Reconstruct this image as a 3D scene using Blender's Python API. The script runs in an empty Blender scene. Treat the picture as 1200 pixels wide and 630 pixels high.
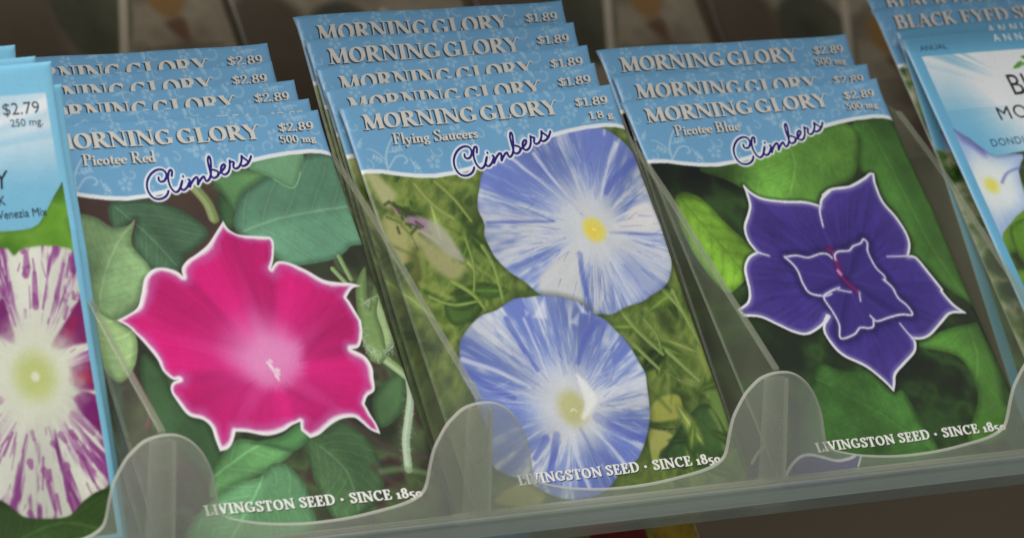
# Seed packets standing in a clear plastic display tray: everything is modelled in rack
# coordinates (u along the tray, v down the leaning packets, w out of the rack, in millimetres)
# and turned into world metres by one rigid rotation.
import bpy, math, json
import numpy as np

DATA = json.loads('''{"red":{"flower":[[44.75,29.26],[42.15,31.66],[38.25,35.25],[34.36,37.56],[31.2,39.05],[29.03,41.02],[28.67,43.11],[27.26,41.58],[24.13,40.46],[20.99,40.68],[18.07,42.84],[15.84,46.89],[13.33,50.48],[7.29,52.99],[9.71,54.82],[11.14,57.0],[12.52,59.35],[14.6,63.9],[15.2,67.26],[16.98,69.71],[18.67,69.84],[16.48,70.67],[15.54,72.67],[16.28,75.62],[18.01,79.47],[21.41,80.98],[23.01,83.17],[23.01,86.47],[23.26,89.54],[25.58,89.15],[27.41,87.65],[29.23,84.91],[32.59,85.34],[37.44,86.56],[42.08,85.94],[45.23,84.53],[47.9,83.74],[47.39,85.95],[48.98,87.74],[49.36,88.15],[52.3,87.39],[56.2,85.2],[59.83,83.81],[63.47,83.68],[65.22,85.08],[67.17,87.16],[69.63,88.37],[69.45,85.84],[68.58,83.25],[67.86,80.24],[69.47,78.26],[72.09,76.78],[73.01,73.46],[73.78,70.56],[72.88,67.52],[69.56,65.42],[72.0,64.91],[74.08,61.66],[75.13,57.48],[74.89,57.65],[73.72,53.3],[72.98,51.54],[75.66,49.15],[78.57,48.66],[75.72,47.7],[72.19,47.38],[67.97,46.51],[64.29,44.13],[59.73,41.7],[56.36,41.06],[53.96,42.78],[55.51,40.15],[56.97,35.97],[56.44,34.4],[51.72,33.77],[47.49,33.08],[45.39,31.42]],"center":[44.74,69.45],"throat":[[35.66,63.76],[43.98,57.63],[50.65,58.94],[54.72,62.61],[55.02,66.85],[53.14,70.92],[47.07,74.23],[43.32,74.79],[39.44,73.24],[36.26,69.66]],"tips":[[44.75,29.26],[78.57,48.66],[69.63,88.37],[23.26,89.54],[7.29,52.99]],"notch":[[53.96,42.78],[69.56,65.42],[47.9,83.74],[18.67,69.84],[28.67,43.11]],"big":[[47.43,31.97],[49.31,26.52],[53.11,22.02],[58.55,19.32],[64.91,16.64],[73.54,12.77],[83.74,12.43],[85.19,21.23],[85.71,35.15],[83.06,37.41],[79.27,37.78],[76.88,39.36],[72.57,41.23],[64.0,42.4],[58.7,42.06],[53.43,36.61]],"big_rib":[[49.56,32.27],[60.32,29.75],[72.75,27.9],[83.21,26.77]],"fold":[[57.37,14.93],[61.95,12.15],[74.14,11.06],[71.86,17.02],[69.08,20.77],[67.36,21.28],[65.05,20.11],[63.27,18.71],[58.69,16.3]],"mid":[[46.21,17.34],[56.19,15.73],[64.76,17.07],[59.58,18.94],[53.11,22.02],[49.17,26.94],[47.55,22.56]],"small":[[46.08,21.62],[49.6,25.68],[47.45,31.12],[44.22,29.64]],"pale":[[4.55,26.02],[9.93,25.49],[14.09,28.7],[18.5,28.54],[20.89,27.16],[17.7,33.56],[20.62,40.48],[17.09,44.46],[13.47,50.08],[7.29,52.99],[3.9,51.51],[0.63,48.37],[-0.86,42.44]],"pale_rib":[[4.41,47.38],[8.68,39.72],[14.56,32.52],[20.07,27.79]],"pale2":[[0.9,47.56],[5.39,47.03],[7.29,52.99],[11.01,57.41],[8.56,64.7],[3.15,69.26],[0.03,65.73],[-0.95,55.74]],"dark":[[15.87,22.03],[29.94,23.27],[39.68,31.08],[34.35,36.28],[31.19,37.78],[28.63,41.42],[21.04,40.51],[18.13,33.58],[21.21,27.01],[14.67,29.57]],"dark_rib":[[16.74,23.35],[22.82,31.34],[27.76,40.1]],"low":[[18.48,96.36],[22.07,91.74],[28.96,86.95],[35.94,88.34],[43.39,91.02],[35.27,95.31],[28.47,97.21],[20.6,99.82],[16.85,101.13]],"heart":[[9.49,107.0],[17.94,101.22],[25.65,97.79],[32.15,96.7],[36.2,93.91],[40.11,94.07],[42.7,96.76],[44.14,100.19],[44.16,105.14],[41.9,111.52],[22.42,114.66],[7.88,111.72]],"heart_rib":[[33.0,96.77],[28.51,102.14],[19.03,111.92]],"lowc":[[32.09,88.03],[40.79,87.08],[47.53,84.29],[48.84,88.15],[43.33,91.19],[37.37,89.29]],"dleaf":[[10.65,62.78],[15.2,67.26],[15.83,73.11],[18.72,79.94],[22.41,81.88],[23.32,89.38],[23.34,91.85],[18.48,96.36],[11.77,87.61],[6.11,81.41]],"dr":[[47.26,89.07],[54.46,86.31],[61.28,84.77],[66.67,92.32],[65.49,103.06],[56.22,108.89],[48.46,108.21]],"dr_rib":[[51.29,90.23],[56.79,97.34],[56.8,107.29]],"rg":[[70.5,79.18],[79.06,73.07],[82.61,73.33],[78.43,82.33],[70.48,86.76]],"stems":[[[[6.46,64.96],[7.36,69.98],[8.29,77.47],[6.11,81.41]],1.7,[92,52,58]],[[[61.28,84.77],[65.65,87.63],[68.86,91.24],[74.27,93.78],[80.14,95.1]],2.0,[92,48,60]],[[[64.62,96.74],[67.53,99.91],[71.31,104.4]],2.2,[96,52,70]],[[[75.69,66.03],[79.37,69.7],[83.06,73.37]],2.6,[128,158,92]],[[[83.99,71.31],[82.32,78.4],[79.13,84.92],[76.34,90.59],[74.37,97.98]],2.2,[150,172,140]],[[[66.37,98.14],[72.79,97.84],[80.27,99.73]],1.8,[120,150,95]],[[[40.06,19.57],[42.11,23.97],[42.42,28.26]],3.0,[112,132,72]],[[[71.67,43.75],[74.03,47.33]],1.4,[115,150,90]],[[[74.65,40.51],[76.11,46.61]],1.4,[105,140,80]]],"bud":[[76.25,50.05],[81.33,43.51],[79.54,50.27],[78.75,54.49],[82.2,48.73],[82.63,51.33],[80.38,56.32],[80.35,61.44],[78.84,68.14],[75.14,69.57],[73.39,64.35]],"bud2":[[74.23,59.97],[74.07,64.21],[75.68,67.3],[79.53,66.73],[82.66,64.4],[83.57,60.62],[83.02,52.02],[77.51,53.37]]},"saucer":{"up":[[34.7,21.54],[31.62,26.3],[30.15,28.9],[29.19,32.0],[29.59,35.65],[28.44,38.72],[28.72,41.9],[29.48,45.12],[32.29,49.42],[35.29,51.94],[37.96,55.33],[41.53,58.99],[45.66,61.17],[51.91,63.1],[55.43,63.06],[58.27,63.51],[63.49,61.73],[68.99,60.6],[72.69,58.93],[76.53,57.45],[79.84,55.01],[82.38,50.65],[83.29,47.06],[83.75,44.34],[84.04,37.91],[83.88,30.51],[84.0,24.96],[82.32,18.8],[78.93,14.36],[74.84,11.73],[65.13,10.54],[54.28,12.51],[42.86,16.23]],"upc":[61.59,40.17],"low":[[9.9,69.49],[11.06,66.37],[13.53,63.83],[16.32,61.77],[20.11,59.8],[24.5,59.0],[30.54,56.57],[34.68,56.48],[38.84,56.39],[43.77,57.02],[50.1,59.48],[52.96,62.85],[55.46,64.49],[57.43,67.49],[59.4,70.5],[60.68,73.91],[61.46,77.27],[62.12,80.15],[61.21,83.8],[59.89,89.27],[58.48,92.85],[56.38,96.36],[53.68,99.78],[51.13,102.29],[46.61,104.58],[44.1,105.69],[40.43,108.51],[35.62,110.28],[28.34,110.57],[22.81,109.05],[18.84,106.16],[16.1,104.04],[12.13,102.52],[9.01,100.09],[8.9,96.89],[10.4,91.57],[10.25,86.06],[9.81,80.52],[8.55,75.8],[8.61,72.13]],"lowc":[36.95,87.68],"tri":[[41.39,78.29],[45.05,85.16],[40.23,89.87],[38.64,89.7],[40.94,86.42],[41.13,82.73]],"wp":[[[66.19,40.55],[71.82,37.82],[76.17,34.5],[82.15,33.61],[82.4,36.86],[82.8,41.04],[75.53,41.34]],[[38.94,54.07],[44.64,48.25],[55.54,43.3],[53.15,50.82],[50.07,61.39],[43.97,60.38]],[[65.08,47.31],[73.79,45.78],[81.94,49.7],[78.01,55.76],[70.56,59.19],[64.18,59.97],[61.36,54.27]],[[34.11,62.03],[39.67,56.93],[38.42,62.9]],[[32.68,59.57],[33.56,60.77],[32.33,61.59]],[[44.56,64.41],[48.62,61.97],[46.72,65.55]],[[48.68,57.75],[50.95,62.66],[49.12,62.02]]],"wl":[[[[51.75,17.84],[54.39,25.39],[58.78,34.9]],1.0],[[[43.49,17.2],[51.76,27.01],[57.17,33.85]],0.7],[[[78.05,16.62],[73.3,22.27],[67.01,31.91]],1.1],[[[65.01,42.28],[74.66,43.56],[82.5,46.99]],0.9],[[[62.54,43.44],[64.34,51.81],[67.11,60.24]],0.8],[[[43.08,85.71],[51.11,83.73],[60.85,82.83]],2.0],[[[10.37,70.91],[18.49,74.93],[26.63,80.36]],1.2],[[[39.02,90.85],[43.26,95.91],[47.45,103.74]],1.2],[[[34.72,91.33],[33.97,98.63],[34.51,107.86]],1.8],[[[31.46,62.25],[32.35,70.72],[32.58,78.17]],0.6]],"bl":[[[[51.85,21.52],[55.32,28.21],[59.42,35.87]],0.8],[[[30.65,35.47],[40.31,36.1],[50.05,36.73]],1.0],[[[81.08,21.95],[74.37,26.05],[69.18,30.25]],2.2],[[[66.44,41.22],[75.29,41.97],[83.09,42.9]],0.8],[[[54.84,46.42],[53.1,53.53],[52.48,61.62]],1.6],[[[26.51,61.79],[28.39,70.34],[30.3,76.09]],1.8],[[[53.09,65.21],[47.33,69.35],[42.9,75.46]],1.8],[[[29.76,93.58],[26.41,99.66],[22.74,106.58]],2.2],[[[26.47,94.16],[21.02,99.09]],2.0],[[[43.34,90.37],[50.57,95.75],[55.23,97.16]],3.0],[[[37.35,92.53],[39.86,102.01]],1.0],[[[9.7,74.07],[14.22,78.2],[20.7,82.53]],2.4]],"cream":[[[0.95,19.38],[3.72,19.21],[5.87,22.14],[7.53,25.03],[5.42,28.01],[3.08,28.61],[1.6,24.55]],[[1.43,30.82],[6.07,33.17],[10.48,35.51],[8.73,41.63],[3.23,48.96],[0.37,48.71],[-0.13,40.87]],[[10.02,37.43],[15.49,42.22],[20.22,45.14],[17.02,49.57],[12.55,47.84],[9.3,41.68]]],"budp":[[7.73,32.13],[10.75,31.99],[15.35,33.4],[17.76,36.12],[19.37,40.98],[20.22,45.14],[16.72,43.5],[11.95,37.99],[9.63,35.04]],"pink":[[7.78,31.98],[11.17,32.03],[13.5,33.8],[11.3,35.58],[9.09,34.21]],"pink2":[[5.14,28.78],[7.06,29.33],[7.59,31.34],[5.68,30.78]],"dkspots":[[[6.24,28.08],[9.06,27.36],[11.75,28.14],[10.35,30.78],[6.77,31.27],[7.3,34.45],[3.05,34.49],[3.48,31.0]],[[6.57,39.88],[9.17,40.89],[7.74,49.37],[3.08,50.51],[3.11,45.83]]],"leaf":[[[10.43,55.85],[16.21,54.03],[22.26,56.15],[16.97,61.13],[10.93,61.34]],[[80.31,83.25],[83.33,82.72],[83.8,88.57],[82.35,97.52],[79.5,99.28],[78.1,94.6],[78.08,88.82]],[[59.23,102.48],[65.25,96.57],[70.69,92.2],[78.21,89.66],[80.68,99.82],[76.1,104.27],[65.06,106.36]]],"stems":[[[[76.81,57.94],[81.16,65.86],[83.32,76.9]],1.5,[122,148,70]],[[[79.52,58.18],[80.57,64.97],[82.21,72.63]],1.1,[130,155,78]],[[[61.02,61.5],[63.73,67.56],[69.55,75.16]],1.7,[120,145,72]],[[[59.1,68.78],[62.44,73.23],[66.64,79.01]],1.5,[125,150,78]],[[[71.21,74.49],[74.26,78.51],[77.88,83.01]],1.5,[128,152,85]],[[[67.8,65.45],[69.81,69.79],[69.57,73.92]],1.0,[110,135,70]],[[[68.27,79.58],[71.79,82.41],[78.04,84.27]],0.6,[85,95,60]],[[[52.7,88.72],[57.9,94.17],[65.56,95.78]],0.8,[45,55,30]],[[[15.15,50.03],[19.52,54.33],[21.41,58.42]],1.4,[125,150,60]],[[[26.86,41.63],[28.18,47.26],[27.37,57.4]],1.4,[118,145,65]],[[[22.72,38.91],[22.36,46.75],[19.8,53.58]],1.0,[112,138,62]],[[[10.3,36.67],[15.77,41.46],[20.38,45.16]],1.0,[88,92,52]],[[[2.52,31.31],[6.07,33.17]],0.8,[88,95,55]],[[[14.0,23.19],[16.99,28.96],[21.39,33.27]],1.6,[128,142,70]],[[[20.1,22.88],[23.39,27.9],[26.1,34.46]],1.3,[120,138,62]],[[[7.16,53.21],[12.89,56.07],[20.6,56.0]],1.0,[118,142,66]]],"yel":[[[59.76,89.44],[64.56,86.64],[70.06,86.78],[68.91,92.02],[63.84,93.14],[58.96,92.64]],[[57.59,94.95],[62.02,95.41],[64.19,98.09],[58.96,100.82],[55.79,105.37],[55.88,100.49]],[[17.56,104.2],[20.76,109.1],[14.9,111.18],[5.89,108.37]]]},"blue":{"flower":[[21.02,47.71],[19.73,44.22],[20.38,40.28],[23.24,36.54],[24.87,34.01],[25.51,30.49],[25.57,28.26],[26.9,30.62],[29.83,32.67],[35.94,34.12],[42.4,34.88],[46.57,36.43],[48.04,34.31],[51.41,32.36],[48.62,33.46],[52.26,31.98],[58.25,31.79],[64.1,29.86],[66.94,28.48],[68.27,28.59],[67.29,31.51],[67.2,36.94],[69.43,41.67],[70.7,46.31],[70.29,49.88],[68.07,53.27],[70.53,53.96],[72.48,58.19],[74.75,63.81],[74.32,64.14],[76.27,68.37],[78.96,71.06],[74.08,70.83],[70.01,73.1],[64.4,76.53],[60.97,77.51],[58.16,77.21],[58.3,78.56],[56.81,81.06],[51.94,84.07],[47.75,86.71],[46.38,89.19],[45.19,91.08],[43.25,87.98],[39.48,83.63],[33.67,79.5],[31.49,74.88],[31.48,71.37],[34.16,68.11],[34.57,68.28],[31.21,70.66],[25.9,72.49],[21.95,71.4],[18.04,68.63],[14.15,65.86],[9.08,64.87],[8.5,62.92],[12.2,61.26],[14.03,58.05],[15.3,52.04],[17.85,48.88]],"lines":[[[46.57,36.43],[45.57,38.58],[44.7,42.54]],[[21.02,47.71],[24.23,49.08]],[[68.07,53.27],[61.06,53.05]],[[58.16,77.21],[57.09,75.33],[55.96,72.55]],[[29.11,49.99],[32.55,49.87],[35.98,50.83],[40.18,50.16],[42.43,50.55],[43.31,51.8]],[[28.88,49.93],[30.94,53.56],[30.96,58.36],[31.89,61.18],[35.81,62.39],[38.27,61.95]],[[44.22,52.33],[44.54,51.02],[46.23,50.11],[49.63,50.17],[51.64,49.02],[54.4,48.38],[55.86,47.35],[56.56,48.58],[55.54,51.18],[55.87,55.69],[57.47,58.53],[57.06,59.82]],[[56.73,59.54],[58.46,62.12],[58.92,65.29],[60.73,67.7],[61.2,70.42],[57.63,70.06],[53.48,70.52],[49.23,71.24],[48.15,70.42],[47.61,69.48]],[[41.62,60.46],[37.77,61.4],[35.41,62.94],[36.4,67.46],[36.68,71.02],[35.37,74.85],[40.04,74.19],[42.77,72.53],[45.47,72.98],[47.15,72.53],[47.95,70.85]],[[40.88,61.0],[43.43,61.79],[44.75,62.1]],[[47.36,62.36],[46.53,64.94]]],"inner":[[29.11,49.99],[32.55,49.87],[35.98,50.83],[40.18,50.16],[43.16,51.07],[44.54,51.02],[46.23,50.11],[49.63,50.17],[51.64,49.02],[54.4,48.38],[55.86,47.35],[56.56,48.58],[55.54,51.18],[55.87,55.69],[57.47,58.53],[58.46,62.12],[58.92,65.29],[60.73,67.7],[61.2,70.42],[57.63,70.06],[53.48,70.52],[49.23,71.24],[47.15,72.53],[45.47,72.98],[42.77,72.53],[40.04,74.19],[35.37,74.85],[36.68,71.02],[36.4,67.46],[35.41,62.94],[35.81,62.39],[31.89,61.18],[30.96,58.36],[30.94,53.56]],"mag":[[43.28,49.12],[44.35,51.0],[43.89,57.2],[46.03,60.97],[46.56,61.91]],"spot":[43.72,56.11],"cen":[44.7,58.61],"top":[[14.31,22.35],[22.14,19.89],[32.68,15.84],[45.95,12.41],[60.03,11.75],[57.96,13.41],[65.46,12.2],[69.02,14.78],[68.01,18.81],[65.57,23.17],[60.98,29.13],[49.77,33.11],[44.2,36.66],[36.48,35.06],[29.43,33.53],[25.44,29.59],[20.53,25.58]],"top_rib":[[44.98,15.97],[44.59,23.18],[38.31,32.54]],"lime":[[3.14,30.27],[4.81,28.64],[7.37,28.25],[10.84,30.07],[13.16,33.4],[15.09,37.57],[18.81,44.13],[20.48,47.83],[16.64,51.0],[14.82,54.36],[11.2,56.64],[7.71,58.05],[5.22,55.17],[2.28,46.98],[1.53,38.09]],"lime_rib":[[4.89,29.54],[8.3,37.83],[12.15,46.16],[15.09,54.38]],"right":[[67.91,13.32],[75.88,11.22],[82.64,11.77],[82.96,23.74],[84.32,43.95],[86.81,73.99],[81.67,68.09],[76.12,63.04],[72.89,57.33],[69.24,52.48],[70.89,49.04],[69.84,40.8],[67.62,36.07],[68.12,29.76],[64.93,28.12],[65.35,24.06],[68.72,17.96]],"right_rib":[[74.21,14.75],[75.48,33.14],[77.15,50.53],[81.67,68.09]],"bot":[[23.47,82.79],[30.8,83.58],[39.09,84.46],[44.65,91.2],[48.35,91.6],[49.94,100.54],[51.53,109.44],[40.73,111.67],[8.02,107.88]],"bot_rib":[[46.64,105.4],[38.2,96.61],[28.08,89.39]],"rlow":[[59.02,79.52],[67.63,75.97],[78.34,74.4],[81.73,75.64],[81.23,88.97],[79.0,97.6],[79.65,100.33],[71.79,108.26],[62.43,107.19],[70.1,97.5],[72.42,90.69],[70.03,83.34]],"rlow_rib":[[77.92,75.25],[76.65,84.03],[70.79,94.05]],"bfl":[[12.43,93.59],[16.3,90.01],[20.62,91.82],[25.55,92.36],[30.99,90.27]],"pin":[[2.02,110.54],[4.71,108.05],[8.36,106.02],[11.62,105.69],[15.0,106.78],[18.97,108.3],[22.93,108.19],[25.17,107.6],[26.97,107.95],[25.03,110.41],[24.14,113.12],[25.71,118.94],[-0.79,115.79]],"pin_line":[[2.02,110.54],[4.71,108.05],[8.36,106.02],[11.62,105.69],[15.0,106.78],[18.97,108.3],[22.93,108.19],[25.17,107.6]],"pin2":[[26.97,107.95],[24.97,110.54]],"pin3":[[3.46,105.24],[3.98,107.97]]},"head":{"swoosh":[[0.92,18.97],[5.65,19.44],[10.69,20.61],[15.31,21.48],[20.66,21.9],[26.29,21.64],[32.78,20.61],[37.64,19.55],[39.72,18.95],[46.02,17.12],[52.35,15.27],[58.57,13.83],[64.68,12.73],[70.68,11.98],[76.51,11.73],[79.87,11.98],[83.15,12.75]],"script":[[[31.17,16.26],[31.0,16.97],[31.41,17.43],[32.42,17.23],[33.44,16.02],[33.56,14.88],[32.77,14.1],[31.19,14.2],[29.32,15.25],[27.76,16.98],[27.03,18.92],[27.17,20.65],[28.0,21.87],[29.39,22.19],[30.79,21.82],[31.88,21.06],[32.56,20.11]],[[34.93,16.01],[35.47,14.76],[35.26,14.34],[34.53,14.85],[33.72,16.62],[33.49,18.47],[33.78,19.87],[34.39,20.56],[35.41,20.16],[36.52,18.87],[37.4,17.51],[36.47,18.87],[36.32,19.86],[37.0,20.06],[38.13,19.3],[38.97,18.27]],[[38.03,16.27],[37.99,16.41]],[[39.18,17.29],[39.45,17.56],[38.76,19.35],[39.64,18.32],[41.01,17.07],[41.81,16.77],[41.9,17.27],[41.27,18.82],[42.03,18.03],[43.17,17.01],[43.87,16.75],[43.88,17.32],[43.99,17.99],[44.64,17.87],[45.54,16.96],[46.41,15.18],[47.24,12.52],[47.35,11.41],[46.99,11.38],[46.5,12.21],[46.22,13.68],[46.06,15.64],[45.95,16.87],[46.51,17.29],[47.44,17.0],[48.1,16.44],[48.26,15.7],[47.72,15.24],[47.07,15.04]],[[47.92,16.42],[49.5,15.44],[50.59,14.54],[50.9,13.87],[50.43,13.73],[49.58,14.45],[49.13,15.65],[49.45,16.42],[50.22,16.49],[51.2,15.83],[52.01,14.65],[52.49,13.33],[52.62,12.77],[52.86,13.11],[53.56,13.34],[53.54,13.66],[53.11,14.37],[53.19,15.0],[53.78,15.17],[54.78,14.64],[55.89,13.24],[56.43,11.79],[56.72,12.31],[57.56,13.13],[57.67,13.76],[56.85,14.36],[55.92,14.61],[55.48,14.4]],[[56.37,14.52],[57.85,13.65],[59.15,12.01]]],"pts":{"F":[12.15,8.73],"F_r":[37.45,12.91],"Fb":[11.12,12.11],"Pblue":[[12.25,9.11],[11.23,12.06],[32.73,12.47]],"Pred":[[11.98,9.25],[11.3,12.41],[32.14,12.18]],"$":[[70.41,2.7],[69.8,5.16],[79.93,2.95],[69.62,6.32],[68.91,8.6],[79.25,9.78],[79.54,8.79]],"g1":[[72.78,6.54],[72.21,9.22],[79.9,9.68],[70.12,3.05],[70.03,5.5]],"sl":[[17.04,103.4],[19.79,102.89],[19.89,105.32],[31.07,102.95],[31.17,105.39]],"M":[[5.95,3.03],[4.77,7.58],[7.58,7.28]],"G":[[41.25,2.87],[39.52,7.3],[63.59,3.02],[61.21,7.17]]}},"left":{"panel_tr":[80.25,7.28],"panel_edge":[[80.86,28.6],[78.1,31.48],[75.21,35.12],[72.46,37.98],[70.07,38.93],[65.6,39.16],[62.09,39.0]],"pic_r":[[80.86,28.6],[80.71,44.14],[81.11,74.79],[81.1,99.26]],"txt":[[67.37,9.64],[67.0,11.71],[77.37,9.4],[76.74,11.92],[69.85,13.09],[69.6,14.47],[77.14,13.12],[76.86,14.65],[63.87,29.11],[65.6,25.39],[63.25,32.54],[62.78,35.2],[62.54,36.49],[74.37,34.81],[74.15,36.03],[64.16,31.45]],"flower":[[53.47,43.05],[57.55,42.27],[61.39,42.9],[62.96,43.33],[64.33,44.9],[66.55,43.65],[69.93,43.26],[73.93,43.27],[78.46,44.03],[80.79,45.23],[82.22,49.14],[86.6,58.28],[85.21,82.95],[83.86,94.41],[80.51,100.47],[76.51,101.96],[72.42,104.06],[69.01,106.55],[64.54,106.8],[58.08,105.94],[55.39,104.67],[50.94,100.99],[44.05,98.95],[39.71,90.86],[37.52,74.8],[44.4,56.43]],"c":[65.12,73.55],"gap":[[[59.3,54.53],[60.43,59.25],[60.98,65.35],[57.67,63.59],[54.4,59.82]],[[70.64,66.89],[74.36,62.91],[80.1,57.08],[81.84,54.92],[83.92,65.58],[76.91,67.22],[72.12,67.9]],[[75.33,72.27],[82.87,71.29],[82.38,77.63],[77.02,77.66],[74.05,75.62]],[[68.26,86.31],[67.98,93.96],[72.31,104.69],[70.23,101.89],[69.21,97.3]],[[74.72,79.28],[80.3,79.22],[81.24,88.33],[77.44,84.71]]],"vside":[56.34,71.0]},"right":{"panel_tl":[3.35,7.03],"panel_r":[39.41,5.27],"anual":[[3.85,5.05],[4.74,3.7],[12.82,4.7]],"ann":[[29.75,3.94],[30.78,1.41],[41.41,1.28]],"leafs":[[[31.63,12.73],[33.69,11.15],[35.59,10.64],[35.43,11.71],[33.64,12.66]],[[35.89,9.57],[36.65,8.98],[38.7,9.13],[37.62,10.35]],[[35.52,11.71],[37.72,10.14],[38.67,11.07],[36.47,12.64]]],"BL":[[27.22,21.18],[27.64,15.41],[33.23,15.5],[31.66,20.74]],"MOR":[[19.09,28.38],[19.82,24.79],[29.74,24.59],[28.03,27.99]],"DON":[[12.57,35.9],[13.14,34.04],[25.1,33.85],[24.02,36.0]],"pedge":[[2.54,28.87],[6.87,32.71],[9.69,36.12],[11.26,37.83],[12.96,38.61],[16.46,38.57],[22.89,38.27]],"picl":[[2.94,28.9],[0.37,75.83]],"flower":[[2.94,28.9],[6.09,32.33],[9.91,35.82],[12.15,38.29],[21.4,39.3],[17.61,44.07],[15.42,54.02],[10.29,57.35],[3.92,61.81],[1.15,64.06]],"c":[7.28,47.26],"purple":[[11.03,46.69],[13.57,44.37],[16.85,43.37],[20.5,43.04]]}}''')
POSES = json.loads('''{"P1_0":{"R":[[0.99989,-0.01421,0.00461],[0.01418,0.99988,0.00577],[-0.00469,-0.0057,0.99997]],"o":[-90.88,0.28,1.46]},"P2_0":{"R":[[0.99997,0.0056,-0.00573],[-0.0054,0.9994,0.03417],[0.00591,-0.03414,0.9994]],"o":[0.0,0.0,-0.0]},"P3_0":{"R":[[0.99993,0.00983,-0.00681],[-0.01009,0.99914,-0.04019],[0.00641,0.04026,0.99917]],"o":[89.74,1.25,-5.39]},"P2_1":{"R":[[0.99968,0.02519,0.00222],[-0.02529,0.99479,0.0988],[0.00028,-0.09883,0.9951]],"o":[-0.71,-6.03,-2.0]},"P2_2":{"R":[[0.99992,0.01275,-0.00134],[-0.01254,0.9942,0.10684],[0.00269,-0.10682,0.99428]],"o":[0.52,-13.32,-4.0]},"P2_3":{"R":[[0.99988,0.00562,0.01459],[-0.00725,0.99337,0.1147],[-0.01385,-0.11479,0.99329]],"o":[1.68,-22.35,-6.0]},"P2_4":{"R":[[0.99982,0.00424,0.01857],[-0.00649,0.99243,0.12263],[-0.01791,-0.12272,0.99228]],"o":[2.47,-30.24,-8.0]},"P3_1":{"R":[[0.99976,-0.01708,0.01407],[0.01666,0.99942,0.02975],[-0.01457,-0.0295,0.99946]],"o":[91.79,-7.33,-7.39]},"P3_2":{"R":[[0.9995,0.0077,0.03083],[-0.0086,0.99953,0.02933],[-0.03059,-0.02958,0.99909]],"o":[91.66,-16.26,-9.39]},"P1_1":{"R":[[0.99999,-0.00403,0.00129],[0.00396,0.99844,0.05567],[-0.00151,-0.05566,0.99845]],"o":[-91.07,-3.06,-0.54]},"P1_2":{"R":[[0.99999,-0.00393,0.00123],[0.00385,0.99809,0.06166],[-0.00147,-0.06165,0.9981]],"o":[-91.92,-9.54,-2.54]},"P1_3":{"R":[[1.0,-0.00217,0.00087],[0.0021,0.99771,0.06764],[-0.00101,-0.06764,0.99771]],"o":[-95.08,-15.83,-4.54]},"P1_4":{"R":[[1.0,-0.00217,0.0007],[0.00211,0.99728,0.07363],[-0.00086,-0.07362,0.99729]],"o":[-93.01,-22.21,-6.54]},"P0_0":{"R":[[0.99982,0.01894,-0.00201],[-0.01722,0.94409,0.32923],[0.00814,-0.32914,0.94425]],"o":[-180.34,-0.51,28.48]},"P0_1":{"R":[[0.9999,0.01422,-0.00075],[-0.01318,0.94433,0.32874],[0.00538,-0.32869,0.94442]],"o":[-176.1,2.65,23.48]},"P0_2":{"R":[[0.99993,0.01213,-0.00154],[-0.01095,0.94419,0.32923],[0.00544,-0.32918,0.94425]],"o":[-178.58,-6.96,20.48]},"P0_3":{"R":[[0.99995,0.01027,-0.00126],[-0.00928,0.94421,0.32922],[0.00458,-0.32919,0.94425]],"o":[-181.37,-11.77,17.98]},"P4_0":{"R":[[0.99997,0.00574,-0.00565],[-0.00607,0.99826,-0.05867],[0.0053,0.05871,0.99826]],"o":[183.7,-9.96,-1.35]},"P4_1":{"R":[[0.99941,0.02801,-0.01966],[-0.02539,0.99209,0.12295],[0.02295,-0.12238,0.99222]],"o":[186.82,-14.06,-5.34]},"P4_2":{"R":[[0.99992,0.01032,-0.00697],[-0.01059,0.99914,-0.04019],[0.00655,0.04026,0.99917]],"o":[187.1,-24.26,-11.39]},"P4_3":{"R":[[0.9999,0.01211,-0.00754],[-0.01241,0.99912,-0.04018],[0.00705,0.04027,0.99916]],"o":[188.35,-31.42,-13.39]}}''')
C = bpy.context.scene.collection
PW, PH = 83.0, 114.0

# ------------------------------------------------------------------ frames
TH = math.radians(32.5)
RW = np.array([[1, 0, 0], [0, math.sin(TH), -math.cos(TH)], [0, math.cos(TH), math.sin(TH)]])   # rack (u,-v,w) -> world

def rack(u, v, w):
    return RW @ np.array([u, -v, w]) / 1000.0

FL = np.diag([1.0, -1.0, 1.0])

def pose_matrix(Rm, o):
    """4x4 world matrix of a packet whose local origin is the middle of its bottom edge."""
    Rm = np.array(Rm); o = np.array(o)
    b = o + Rm @ np.array([PW / 2, PH, 0])
    M = np.eye(4); M[:3, :3] = RW @ (FL @ Rm @ FL); M[:3, 3] = rack(*b)
    return M

from mathutils import Matrix
def mat4(M): return Matrix([list(map(float, r)) for r in M])

# ------------------------------------------------------------------ materials
def new_mat(name):
    m = bpy.data.materials.new(name); m.use_nodes = True
    nt = m.node_tree
    return m, nt, nt.nodes['Principled BSDF']

def s2l(c):
    c = np.asarray(c, float) / 255.0
    return np.where(c <= 0.04045, c / 12.92, ((c + 0.055) / 1.055) ** 2.4)

def paper_bump(nt, b, scale, strength):
    tc = nt.nodes.new('ShaderNodeTexCoord'); n = nt.nodes.new('ShaderNodeTexNoise'); bp = nt.nodes.new('ShaderNodeBump')
    n.inputs['Scale'].default_value = scale; n.inputs['Detail'].default_value = 4
    bp.inputs['Strength'].default_value = strength; bp.inputs['Distance'].default_value = 0.0004
    nt.links.new(tc.outputs['Object'], n.inputs['Vector']); nt.links.new(n.outputs['Fac'], bp.inputs['Height'])
    nt.links.new(bp.outputs['Normal'], b.inputs['Normal'])
    return tc, n

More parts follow.
